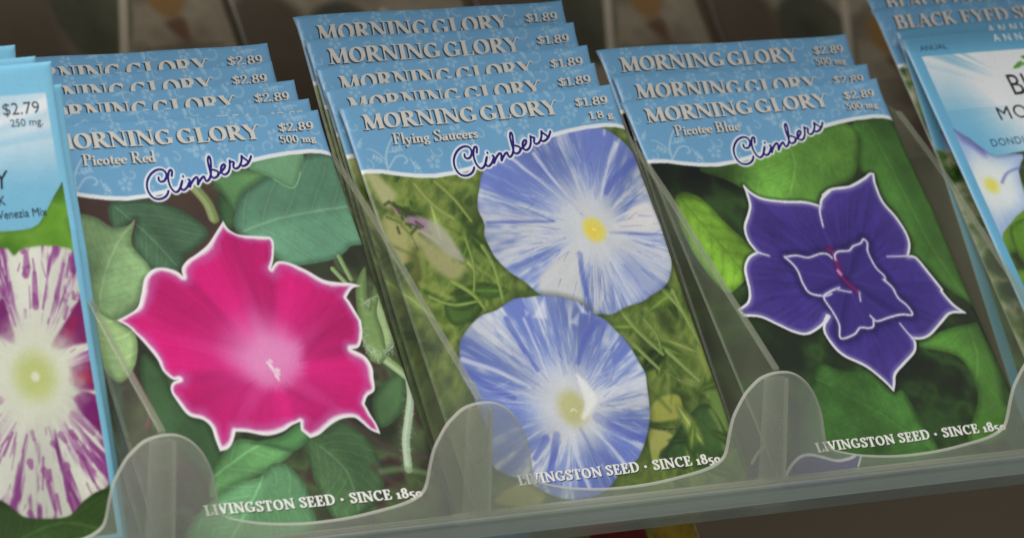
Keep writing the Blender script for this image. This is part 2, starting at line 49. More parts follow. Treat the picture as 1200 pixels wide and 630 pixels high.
def print_material():
    """Offset-printed coated paper: the ink comes from the mesh's colour attribute, with a fine ink grain."""
    m, nt, b = new_mat('printed_paper')
    a = nt.nodes.new('ShaderNodeAttribute'); a.attribute_name = 'ink'
    tc, n = paper_bump(nt, b, 70, 0.05)
    g = nt.nodes.new('ShaderNodeTexNoise'); g.inputs['Scale'].default_value = 1700; g.inputs['Detail'].default_value = 2
    r = nt.nodes.new('ShaderNodeMapRange'); r.inputs['To Min'].default_value = 0.95; r.inputs['To Max'].default_value = 1.05
    mx = nt.nodes.new('ShaderNodeMix'); mx.data_type = 'RGBA'; mx.blend_type = 'MULTIPLY'; mx.inputs['Factor'].default_value = 1
    nt.links.new(tc.outputs['Object'], g.inputs['Vector']); nt.links.new(g.outputs['Fac'], r.inputs['Value'])
    nt.links.new(a.outputs['Color'], mx.inputs['A']); nt.links.new(r.outputs['Result'], mx.inputs['B'])
    nt.links.new(mx.outputs['Result'], b.inputs['Base Color'])
    b.inputs['Roughness'].default_value = 0.32
    b.inputs['Specular IOR Level'].default_value = 0.45
    return m

def flat_ink(name, rgb, rough=0.5, grain=0.08):
    m, nt, b = new_mat(name)
    c = s2l(rgb)
    tc = nt.nodes.new('ShaderNodeTexCoord'); n = nt.nodes.new('ShaderNodeTexNoise'); n.inputs['Scale'].default_value = 900
    r = nt.nodes.new('ShaderNodeMapRange'); r.inputs['To Min'].default_value = 1 - grain; r.inputs['To Max'].default_value = 1 + grain
    mx = nt.nodes.new('ShaderNodeMix'); mx.data_type = 'RGBA'; mx.blend_type = 'MULTIPLY'; mx.inputs['Factor'].default_value = 1
    mx.inputs['A'].default_value = (*c, 1)
    nt.links.new(tc.outputs['Object'], n.inputs['Vector']); nt.links.new(n.outputs['Fac'], r.inputs['Value'])
    nt.links.new(r.outputs['Result'], mx.inputs['B']); nt.links.new(mx.outputs['Result'], b.inputs['Base Color'])
    b.inputs['Roughness'].default_value = rough
    b.inputs['Specular IOR Level'].default_value = 0.3
    return m

def plastic(name, rgb, alpha, rough=0.25, cloud=0.06):
    """cloudy moulded plastic: see-through, with a milky veil that scatters light from either side and a soft gloss"""
    m = bpy.data.materials.new(name); m.use_nodes = True; nt = m.node_tree; nt.nodes.clear()
    N = nt.nodes.new; L = nt.links.new
    out = N('ShaderNodeOutputMaterial'); tc = N('ShaderNodeTexCoord')
    n1 = N('ShaderNodeTexNoise'); n1.inputs['Scale'].default_value = 60; n1.inputs['Detail'].default_value = 4
    bp = N('ShaderNodeBump'); bp.inputs['Strength'].default_value = .25; bp.inputs['Distance'].default_value = .0004
    n2 = N('ShaderNodeTexNoise'); n2.inputs['Scale'].default_value = 28; n2.inputs['Detail'].default_value = 6
    r = N('ShaderNodeMapRange'); r.inputs['From Min'].default_value = .3; r.inputs['From Max'].default_value = .7
    r.inputs['To Min'].default_value = max(0, alpha - cloud); r.inputs['To Max'].default_value = min(1, alpha + cloud)
    tr = N('ShaderNodeBsdfTransparent'); tr.inputs['Color'].default_value = (.93, .95, .90, 1)
    df = N('ShaderNodeBsdfDiffuse'); tl_ = N('ShaderNodeBsdfTranslucent'); gl = N('ShaderNodeBsdfGlossy')
    for k in (df, tl_): k.inputs['Color'].default_value = (*s2l(rgb), 1)
    gl.inputs['Roughness'].default_value = rough; gl.inputs['Color'].default_value = (.8, .8, .78, 1)
    m1 = N('ShaderNodeMixShader'); m1.inputs[0].default_value = .45
    m2 = N('ShaderNodeMixShader'); m3 = N('ShaderNodeMixShader'); fr = N('ShaderNodeFresnel'); fr.inputs['IOR'].default_value = 1.4
    for o_ in (df, tl_, gl, fr): L(bp.outputs['Normal'], o_.inputs['Normal'])
    L(tc.outputs['Object'], n1.inputs['Vector']); L(tc.outputs['Object'], n2.inputs['Vector']); L(n1.outputs['Fac'], bp.inputs['Height'])
    L(n2.outputs['Fac'], r.inputs['Value']); L(df.outputs[0], m1.inputs[1]); L(tl_.outputs[0], m1.inputs[2])
    L(r.outputs['Result'], m2.inputs[0]); L(tr.outputs[0], m2.inputs[1]); L(m1.outputs[0], m2.inputs[2])
    ge = N('ShaderNodeNewGeometry'); iv = N('ShaderNodeMath'); iv.operation = 'SUBTRACT'; iv.inputs[0].default_value = 1; mu = N('ShaderNodeMath'); mu.operation = 'MULTIPLY'
    L(ge.outputs['Backfacing'], iv.inputs[1]); L(iv.outputs[0], mu.inputs[0]); L(fr.outputs[0], mu.inputs[1]); L(mu.outputs[0], m3.inputs[0]); L(m2.outputs[0], m3.inputs[1]); L(gl.outputs[0], m3.inputs[2]); L(m3.outputs[0], out.inputs['Surface'])
    return m

M_PRINT = print_material()
M_WHITE = flat_ink('cream_ink', (218, 213, 203))
M_SLOGAN = flat_ink('white_ink', (245, 244, 236))
M_DARK = flat_ink('dark_ink', (52, 66, 78))
M_NAVY = flat_ink('navy_ink', (38, 28, 120))
M_GREYINK = flat_ink('grey_ink', (88, 96, 108))
M_BLACK = flat_ink('black_ink', (38, 36, 44))
M_BLUEINK = flat_ink('blue_ink', (52, 84, 120))
M_GREENINK = flat_ink('green_ink', (96, 170, 60))
M_PAPER = flat_ink('paper', (205, 208, 205), .7)
M_PLASTIC = plastic('clear_plastic', (238, 237, 230), 0.26, .12)
M_FIN = plastic('divider_plastic', (206, 208, 184), 0.125, 0.16)
M_EDGE = plastic('plastic_edge', (240, 238, 226), 0.62, 0.18)
M_RIM = plastic('divider_rim_plastic', (214, 214, 196), 0.24, 0.2)
M_RAIL = plastic('plastic_rail', (198, 206, 200), 0.52, 0.18)

# ------------------------------------------------------------------ noise and painting
def hash2(ix, iy, seed):
    h = (ix.astype(np.int64) * 374761393 + iy.astype(np.int64) * 668265263 + seed * 974634777) & 0xFFFFFFFF
    h = ((h ^ (h >> 13)) * 1274126177) & 0xFFFFFFFF
    return ((h ^ (h >> 16)) & 0xFFFF) / 65535.0

def vnoise(x, y, seed=0, px=0):
    x = np.asarray(x, float); y = np.asarray(y, float)
    ix = np.floor(x).astype(np.int64); iy = np.floor(y).astype(np.int64)
    fx = x - ix; fy = y - iy
    fx = fx * fx * (3 - 2 * fx); fy = fy * fy * (3 - 2 * fy)
    a, b = (ix % px, (ix + 1) % px) if px else (ix, ix + 1)
    return (hash2(a, iy, seed) * (1 - fx) + hash2(b, iy, seed) * fx) * (1 - fy) + (hash2(a, iy + 1, seed) * (1 - fx) + hash2(b, iy + 1, seed) * fx) * fy

def fbm(x, y, seed=0, n=4):
    s = 0; a = .5
    for k in range(n):
        s = s + a * vnoise(x * 2 ** k, y * 2 ** k, seed + k * 17); a *= .5
    return s / (1 - .5 ** n)

def sstep(a, b, x):
    t = np.clip((x - a) / (b - a), 0, 1); return t * t * (3 - 2 * t)

def smooth(pts, n=4, closed=True):
    P = np.array(pts, float); N = len(P); out = []
    for i in range(N if closed else N - 1):
        p = [P[(i + j) % N] if closed else P[min(max(i + j, 0), N - 1)] for j in (-1, 0, 1, 2)]
        for k in range(n):
            t = k / n
            out.append(.5 * ((2 * p[1]) + (p[2] - p[0]) * t + (2 * p[0] - 5 * p[1] + 4 * p[2] - p[3]) * t * t + (3 * p[1] - p[0] - 3 * p[2] + p[3]) * t ** 3))
    if not closed: out.append(P[-1])
    return np.array(out)

def cusp_smooth(pts, ang=52, n=5):
    """round a closed outline between its sharp tips and notches"""
    P = np.array(pts, float); N = len(P)
    a = np.roll(P, 1, 0) - P; b = np.roll(P, -1, 0) - P
    c = (a * b).sum(1) / (np.linalg.norm(a, axis=1) * np.linalg.norm(b, axis=1) + 1e-9)
    br = [i for i in range(N) if math.degrees(math.acos(max(-1, min(1, c[i])))) < 180 - ang]
    if not br: return smooth(P, n)
    out = []
    for k, i in enumerate(br):
        j = br[(k + 1) % len(br)]; j = j if j > i else j + N
        seg = [P[q % N] for q in range(i, j + 1)]
        out += [tuple(x) for x in smooth(seg, n, False)[:-1]] if len(seg) > 2 else [tuple(seg[0])]
    return np.array(out)

STEP = 0.25
GX = np.linspace(0, PW, int(PW / STEP) + 1)
GY = np.linspace(0, PH, int(PH / STEP) + 1)

def line_dist(X, Y, L):
    """distance to an open polyline, and the arclength fraction and side of the nearest point"""
    L = np.asarray(L, float); best = np.full(X.shape, 1e9); tt = np.zeros(X.shape); side = np.zeros(X.shape)
    n = len(L) - 1
    for i in range(n):
        a, b = L[i], L[i + 1]; d = b - a; q = d @ d + 1e-12
        t = np.clip(((X - a[0]) * d[0] + (Y - a[1]) * d[1]) / q, 0, 1)
        dx = X - a[0] - t * d[0]; dy = Y - a[1] - t * d[1]; D2 = dx * dx + dy * dy
        m = D2 < best
        best = np.where(m, D2, best); tt = np.where(m, (i + t) / n, tt); side = np.where(m, np.sign(d[0] * dy - d[1] * dx), side)
    return np.sqrt(best), tt, side

class Art:
    def __init__(self, base):
        self.X, self.Y = np.meshgrid(GX, GY)
        self.c = np.zeros(self.X.shape + (3,)); self.c[:] = base
    def win(self, pts, m):
        P = np.asarray(pts, float)
        x0, y0 = P.min(0) - m; x1, y1 = P.max(0) + m
        i0, i1 = np.searchsorted(GX, [x0, x1]); j0, j1 = np.searchsorted(GY, [y0, y1])
        return slice(max(j0 - 1, 0), j1 + 1), slice(max(i0 - 1, 0), i1 + 1)
    def sdf(self, pts, m=4):
        P = np.asarray(pts, float); w = self.win(P, m); X, Y = self.X[w], self.Y[w]
        d = np.full(X.shape, 1e9); ins = np.zeros(X.shape, bool)
        Q = np.roll(P, -1, 0)
        for a, b in zip(P, Q):
            e = b - a; q = e @ e + 1e-12
            t = np.clip(((X - a[0]) * e[0] + (Y - a[1]) * e[1]) / q, 0, 1)
            d = np.minimum(d, (X - a[0] - t * e[0]) ** 2 + (Y - a[1] - t * e[1]) ** 2)
            if a[1] != b[1]:
                c = (a[1] > Y) != (b[1] > Y)
                ins ^= c & (X < (b[0] - a[0]) * (Y - a[1]) / (b[1] - a[1]) + a[0])
        d = np.sqrt(d)
        return w, np.where(ins, -d, d)
    def mix(self, w, col, a):
        a = np.clip(a, 0, 1)[..., None]
        self.c[w] = self.c[w] * (1 - a) + np.asarray(col, float) * a
    def fill(self, pts, col, soft=.3, a=1, sm=True):
        P = smooth(pts) if sm else pts
        w, d = self.sdf(P, soft + 1); self.mix(w, col, a * sstep(soft / 2, -soft / 2, d))
    def stroke(self, pts, width, col, soft=.3, a=1, taper=0, light=None):
        P = smooth(pts, 5, False); w = self.win(P, width + soft + 1)
        d, t, s = line_dist(self.X[w], self.Y[w], P)
        hw = width / 2 * (1 - taper * t)
        cc = np.asarray(col, float)
        if light is not None:
            k = (np.clip(1 - d / (hw + 1e-6), 0, 1) * .5 + .25 * s)[..., None]
            cc = cc * (1 - k) + np.asarray(light, float) * k
        self.mix(w, cc, a * sstep(hw + soft / 2, hw - soft / 2, d))
    def leaf(self, pts, col, rib=None, seed=1, soft=.35, veins=7, vcol=None, var=.22, edge=.75, sm=True, tex=1.0, slope=.9):
        P = smooth(pts) if sm else np.asarray(pts)
        w, d = self.sdf(P, soft + 1); X, Y = self.X[w], self.Y[w]
        base = np.zeros(X.shape + (3,)); base[:] = col
        k = 1 + var * 2 * (fbm(X * .09, Y * .09, seed) - .5) + tex * .10 * (fbm(X * .8, Y * .8, seed + 5) - .5) + tex * .04 * (vnoise(X * 3, Y * 3, seed + 9) - .5)
        vc = np.asarray(vcol if vcol is not None else np.clip(np.array(col) * 1.28 + 12, 0, 255), float)
        va = np.zeros(X.shape)
        if rib is not None:
            L = smooth(rib, 5, False)
            dr, t, s = line_dist(X, Y, L)
            k = k * (1 + .10 * s * sstep(0, 3, dr))
            va = np.maximum(va, .6 * sstep(.55, .1, dr))
            # side veins run off the midrib at an angle; between them the blade is quilted
            ln = np.linalg.norm(np.diff(L, axis=0), axis=1).sum()
            ph = (t * ln - dr * slope) / ln * veins + .25 * (s > 0) + .25 * (fbm(X * .15, Y * .15, seed + 3) - .5)
            fr = np.abs(ph - np.round(ph)) / veins * ln
            va = np.maximum(va, .34 * sstep(.5, .08, fr) * sstep(0, 1, dr))
            k = k * (1 + .06 * (sstep(0, 2.2, fr) - .5))
            # fine reticulate veinlets
            r = np.abs(fbm(X * .55, Y * .55, seed + 31, 3) - .5)
            va = np.maximum(va, .16 * sstep(.03, .0, r) * tex)
        k = k * (edge + (1 - edge) * sstep(0, 2.0, -d))
        cc = base * k[..., None]
        cc = cc * (1 - va[..., None]) + vc * np.clip(k, .7, 1.2)[..., None] * va[..., None]
        self.mix(w, cc, sstep(soft / 2, -soft / 2, d))
    def blotch(self, cols, scale, seed, a=1, sx=1.0, ang=0.0):
        ca, sa = math.cos(ang), math.sin(ang)
        X = (self.X * ca + self.Y * sa) * sx; Y = -self.X * sa + self.Y * ca
        n = fbm(X / scale, Y / scale, seed, 4)
        n = np.clip((n - .28) / .44, 0, .9999) * (len(cols) - 1)
        i = n.astype(int); f = (n - i)[..., None]; K = np.array(cols, float)
        self.c = self.c * (1 - a) + a * (K[i] * (1 - f) + K[np.minimum(i + 1, len(cols) - 1)] * f)
    def grain(self, a=.018, seed=77):
        k = 1 + a * (vnoise(self.X * 2.7, self.Y * 2.7, seed) - .5) * 2
        self.c = np.clip(self.c * k[..., None], 0, 255)

# ------------------------------------------------------------------ the blue heading shared by most packets
HD = DATA['head']
SW = np.array(HD['swoosh'])

def swoosh_v(x): return np.interp(x, SW[:, 0], SW[:, 1])

def paint_heading(A):
    X, Y = A.X, A.Y
    sv = swoosh_v(X)
    k = 1 + .05 * (fbm(X * .12, Y * .12, 4) - .5)
    blue = np.array((116, 170, 208)) * k[..., None]
    H = Art((0, 0, 0)); H.c = blue
    pal = (176, 208, 226)
    rng = np.random.RandomState(11)
    def flower(x, y, r, a0, a=.6):
        for j in range(5):
            t = a0 + j * 2 * math.pi / 5
            q = [(x + r * .25 * math.cos(t), y + r * .25 * math.sin(t)), (x + r * .8 * math.cos(t - .4), y + r * .8 * math.sin(t - .4)), (x + r * math.cos(t), y + r * math.sin(t)), (x + r * .8 * math.cos(t + .4), y + r * .8 * math.sin(t + .4))]
            H.fill(q, pal, .35, a)
        H.stroke([(x - .1, y), (x + .1, y)], .5, blue.mean((0, 1)), .3, .8)
    def curl(x, y, r, t0, s, a=.45):
        q = [(x + r * (1 - i / 14) * math.cos(t0 + s * i * .42), y + r * (1 - i / 14) * math.sin(t0 + s * i * .42)) for i in range(12)]
        H.stroke(q, .55, pal, .3, a)
    def sprig(x, y, t, l, a=.5):
        H.stroke([(x, y), (x + l * .5 * math.cos(t + .15), y + l * .5 * math.sin(t + .15)), (x + l * math.cos(t), y + l * math.sin(t))], .45, pal, .3, a)
        for k in (.35, .6, .85):
            for sg in (-1, 1):
                bx, by = x + l * k * math.cos(t), y + l * k * math.sin(t); u = t + sg * .8
                e = (bx + l * .3 * math.cos(u), by + l * .3 * math.sin(u)); n = (-math.sin(u) * .35, math.cos(u) * .35); m = ((bx + e[0]) / 2, (by + e[1]) / 2)
                H.fill([(bx, by), (m[0] + n[0], m[1] + n[1]), e, (m[0] - n[0], m[1] - n[1])], pal, .3, a)
    # a rising vine at the left, then scattered blossoms, curls and sprigs
    H.stroke([(7.5, 20), (8.2, 15), (10.5, 11.5), (12.5, 9.5)], .8, pal, .3, .75, .5)
    H.stroke([(8, 16), (5.5, 13.2), (3.5, 12.5)], .6, pal, .3, .7, .5); H.stroke([(8.2, 18), (11, 15.4), (13.4, 15.2), (14, 16.6), (13, 17.2)], .6, pal, .3, .7)
    sprig(7.7, 17, -2.5, 4, .6); sprig(9, 13.8, -.2, 4.5, .6); sprig(15, 16, 1.1, 3.5, .6)
    for x, y, r in ((21.5, 17.6, 2.0), (31.5, 9.8, 2.3), (45.5, 10, 2.6), (52, 9.2, 1.7), (68, 6.4, 2.0), (75, 8.3, 1.6), (58, 1.6, 1.7), (8, 1.5, 1.9), (24, 1.8, 1.7), (40, 1.4, 1.8), (74, 1.2, 1.6), (28, 19.2, 1.3), (16, 19.5, 1.2)):
        flower(x, y, r, rng.rand() * 6, .55)
    for x, y in ((18, 3), (34, 2), (49, 1), (66, 1.5), (80, 5), (38, 11), (60, 10), (65.5, 9.5), (24, 14.6), (2, 6), (2.5, 17), (56, 6), (79, 10)):
        curl(x, y, 1.5 + rng.rand(), rng.rand() * 6, rng.choice([-1, 1]))
    for x, y in ((13, 1), (30, 1.2), (46, 3), (63, 3), (70, 10.4), (19, 12.8), (35, 14), (48, 14), (79, 1.6), (3, 9.5), (55, 12.5), (41, 8.7)):
        sprig(x, y, rng.rand() * 6, 2.6 + rng.rand() * 1.6)
    fade = sstep(.2, .8, fbm(X * .11, Y * .11, 21))[..., None] * .45 + .55
    blue2 = blue * (1 - fade) + H.c * fade
    a = sstep(.15, -.15, Y - (sv - 1.15))[..., None]
    b = sstep(.15, -.15, Y - sv)[..., None]
    A.c = A.c * (1 - b) + np.array((236, 240, 242)) * b
    A.c = A.c * (1 - a) + blue2 * a
    for s in HD['script']:                     # white halo round the script word
        A.stroke(s, 1.55, (240, 243, 246), .4)

# ------------------------------------------------------------------ the printed pictures
def picotee_rim(d, X, Y, seed, wid):
    return wid * (.35 + 1.1 * fbm(X * .13, Y * .13, seed, 2) + .35 * (fbm(X * .6, Y * .6, seed + 1) - .5))

def art_red():
    D = DATA['red']; A = Art((52, 62, 40))
    A.blotch([(40, 44, 30), (58, 66, 42), (72, 92, 52), (60, 40, 40), (50, 60, 38)], 14, 3)
    A.fill([(0, 18), (30, 20), (45, 19), (45, 34), (30, 40), (0, 34)], (70, 46, 42), 3, .8)
    A.leaf(D['dr'], (66, 98, 58), D['dr_rib'], 9, .6)
    A.leaf(D['rg'], (70, 106, 62), None, 14, .6)
    A.leaf(D['dleaf'], (56, 88, 50), None, 3, .5)
    A.stroke(*D['stems'][0], .5, light=(120, 82, 86))
    A.leaf(D['dark'], (64, 98, 68), D['dark_rib'], 7, .4, 6)
    A.leaf(D['pale2'], (128, 158, 98), D['pale_rib'], 12, .35, 6, var=.16)
    A.leaf(D['pale'], (112, 146, 92), D['pale_rib'], 5, .35, 6, vcol=(142, 170, 120), tex=1.5)
    A.stroke(*D['stems'][6], .8, light=(160, 172, 110))
    A.leaf(D['small'], (60, 98, 58), None, 16, .4)
    A.leaf(D['mid'], (82, 128, 74), None, 15, .4)
    A.leaf(D['big'], (84, 134, 102), D['big_rib'], 21, .3, 5, vcol=(128, 168, 130), var=.12, tex=.8)
    A.leaf(D['fold'], (100, 150, 106), None, 23, .3, var=.12, edge=.85)
    A.stroke(smooth(D['fold'], 3)[9:22], .35, (140, 180, 130), .3, .7)
    for s in D['stems'][7:]: A.stroke(*s, .4, light=(160, 190, 120))
    for s in D['stems'][1:3]: A.stroke(s[0], s[1] * .8, (74, 56, 54), 1.6, .7)
    A.leaf(D['low'], (88, 142, 80), D['low'][:1] + D['low'][3:5], 31, .35, 5)
    A.leaf(D['lowc'], (80, 138, 76), None, 33, .35)
    A.leaf(D['heart'], (96, 152, 98), D['heart_rib'], 35, .35, 6, var=.12)
    for s in D['stems'][3:5]: A.stroke(*s, .5, light=(190, 208, 172))
    A.stroke(D['stems'][5][0], 1.5, (104, 134, 84), 1.4, .6)
    rng = np.random.RandomState(5)
    A.leaf(D['bud2'], (146, 170, 112), None, 41, .5, var=.15)
    A.leaf(D['bud'], (124, 158, 86), None, 42, .35, var=.2)
    for st in (D['stems'][4][0], D['bud2']):                      # fine pale hairs on stem and bud
        S = smooth(st, 14, False)
        for p in S:
            for q in range(2):
                t = rng.rand() * 6.3; l = 1.2 + rng.rand() * 1.3
                A.stroke([tuple(p), (p[0] + l * math.cos(t), p[1] + l * math.sin(t))], .13, (186, 200, 178), .2, .4)
    g_ = A.c.mean(-1, keepdims=True); A.c = np.clip((A.c * .86 + g_ * .14) * 1.10 + 3, 0, 255)
    # the flower
    F = cusp_smooth(D['flower']); w, d = A.sdf(F); X, Y = A.X[w], A.Y[w]
    c = np.array(D['center']); dx, dy = X - c[0], Y - c[1]; r = np.hypot(dx, dy); an = np.arctan2(dy, dx)
    col = np.zeros(X.shape + (3,)); col[:] = (204, 26, 113)
    shade = np.ones(X.shape); ray = np.zeros(X.shape)
    for tp in D['tips']:
        u = (np.array(tp) - c); L = np.linalg.norm(u); ta = math.atan2(u[1], u[0])
        da = (an - ta + math.pi) % (2 * math.pi) - math.pi
        lat = np.abs(da) * r
        wd = 4.2 * np.clip(1.05 - r / L, .06, 1)
        ray = np.maximum(ray, sstep(wd * 1.1, wd * .2, lat) * (np.abs(da) < .6))
        shade *= 1 - .05 * sstep(wd + 1.6, wd, lat) * sstep(-.2, .4, da)
    for tp in D['notch']:
        u = (np.array(tp) - c); ta = math.atan2(u[1], u[0])
        da = (an - ta + math.pi) % (2 * math.pi) - math.pi
        shade *= 1 - .09 * sstep(2.4, 0, np.abs(da) * r) * sstep(8, 18, r)
        shade *= 1 + .09 * sstep(.5, 0, np.abs(da - .2)) - .07 * sstep(.4, 0, np.abs(da + .2)) * sstep(5, 14, r)
    stri = .5 * vnoise(an * 40, r * .1, 3) + .5 * vnoise(an * 90, r * .2, 4)
    shade *= 1 + .09 * (stri - .5) + .10 * (fbm(X * .1, Y * .1, 8) - .5)
    col = col * shade[..., None]
    col = col * (1 - .34 * ray[..., None] * sstep(34, 8, r)[..., None]) + np.array((226, 84, 156)) * .34 * ray[..., None] * sstep(34, 8, r)[..., None]
    upl0 = (-.45 * dx - .89 * dy) / np.maximum(r, .5)
    g = sstep(26, 4, r) * .34 * (.35 + .65 * np.clip(.5 + upl0, 0, 1))
    col = col * (1 - g[..., None]) + np.array((226, 104, 168)) * g[..., None]
    _, td = A.sdf(smooth(D['throat']), 90); 
    A2 = Art((0, 0, 0)); w2, td = A2.sdf(smooth(D['throat']), 200); tdf = np.full(A2.X.shape, 99.); tdf[w2] = td; td = tdf[w]
    upl = np.clip((-.45 * dx - .89 * dy) / np.maximum(r, .5), -1, 1)
    eg = 2.4 + 6.0 * np.clip(upl, 0, 1)
    tt = sstep(eg, -1.2 - .5 * eg, td + 2.6 * (stri - .5)) * .66 + sstep(0, -6, td) * .18
    col = col * (1 - tt[..., None]) + np.array((238, 156, 204)) * tt[..., None]
    rim = picotee_rim(d, X, Y, 6, 1.35)
    a = sstep(-rim * 1.25, -rim * .35, d)
    halo = sstep(-rim * 3.0, -rim * .7, d) * .6
    col = col * (1 - halo[..., None]) + np.array((198, 120, 176)) * halo[..., None]
    col = col * (1 - a[..., None]) + np.array((246, 238, 240)) * a[..., None]
    A.mix(w, col, sstep(.18, -.18, d))
    for i, (ox, oy) in enumerate([(-.6, -1.8), (.3, -2.3), (0, -.6), (.9, .3), (1.3, 1.2), (.6, 1.9), (-.2, -1.2), (1.6, .2)]):
        A.stroke([(c[0] + ox, c[1] + oy), (c[0] + ox + .25, c[1] + oy + .3)], .9, (246, 214, 226), .4, .85)
    A.stroke([(c[0] - .2, c[1] - 1), (c[0] + 1.0, c[1] + 3)], .6, (250, 226, 232), .4, .8)
    A.grain(); A.c = np.clip(A.c, 0, 255); paint_heading(A); return A

def streaked(A, outline, ctr, cols, seed, freq=(13, 41, 97), glow=.32, bias=0.0, hard=.16):
    F = np.array(outline); w, d = A.sdf(smooth(F, 3)); X, Y = A.X[w], A.Y[w]
    dx, dy = X - ctr[0], Y - ctr[1]; r = np.hypot(dx, dy); an = np.arctan2(dy, dx) / (2 * math.pi) + .5
    R = r - d; q = r / np.maximum(R, 1)            # 0 centre .. 1 rim
    s = 0; tot = 0
    for f, wt, rs in zip(freq, (.46, .36, .30), (.015, .035, .07)):
        s = s + wt * vnoise(an * f, r * rs, seed + f, f); tot += wt
    s = s / tot + bias
    fine = vnoise(an * 260, r * .16, seed + 3, 260); dash = vnoise(an * 170, r * .42, seed + 4, 170)
    blue = sstep(.5 - hard, .5 + hard, s + .22 * (fine - .5) + .16 * (dash - .5)) * sstep(glow * .55, glow * 2.1, q)
    deep = sstep(.52, .78, s + .15 * (fine - .5)) * sstep(.35, .9, q)
    white, mid, dk = [np.array(c, float) for c in cols]
    col = white * (1 - blue[..., None]) + mid * blue[..., None]
    col = col * (1 - .6 * deep[..., None]) + dk * .6 * deep[..., None]
    lt = (sstep(.70, .95, .6 * fine + .4 * vnoise(an * 120, r * .2, seed + 8, 120)) * .6)[..., None]
    col = col * (1 - lt) + white * lt
    sh = 1 + .07 * np.cos(an * 2 * math.pi * 5 + seed) * q + .06 * (fbm(X * .2, Y * .2, seed) - .5) - .08 * sstep(-.8, 0, d)
    return w, d, X, Y, r, q, col * sh[..., None]

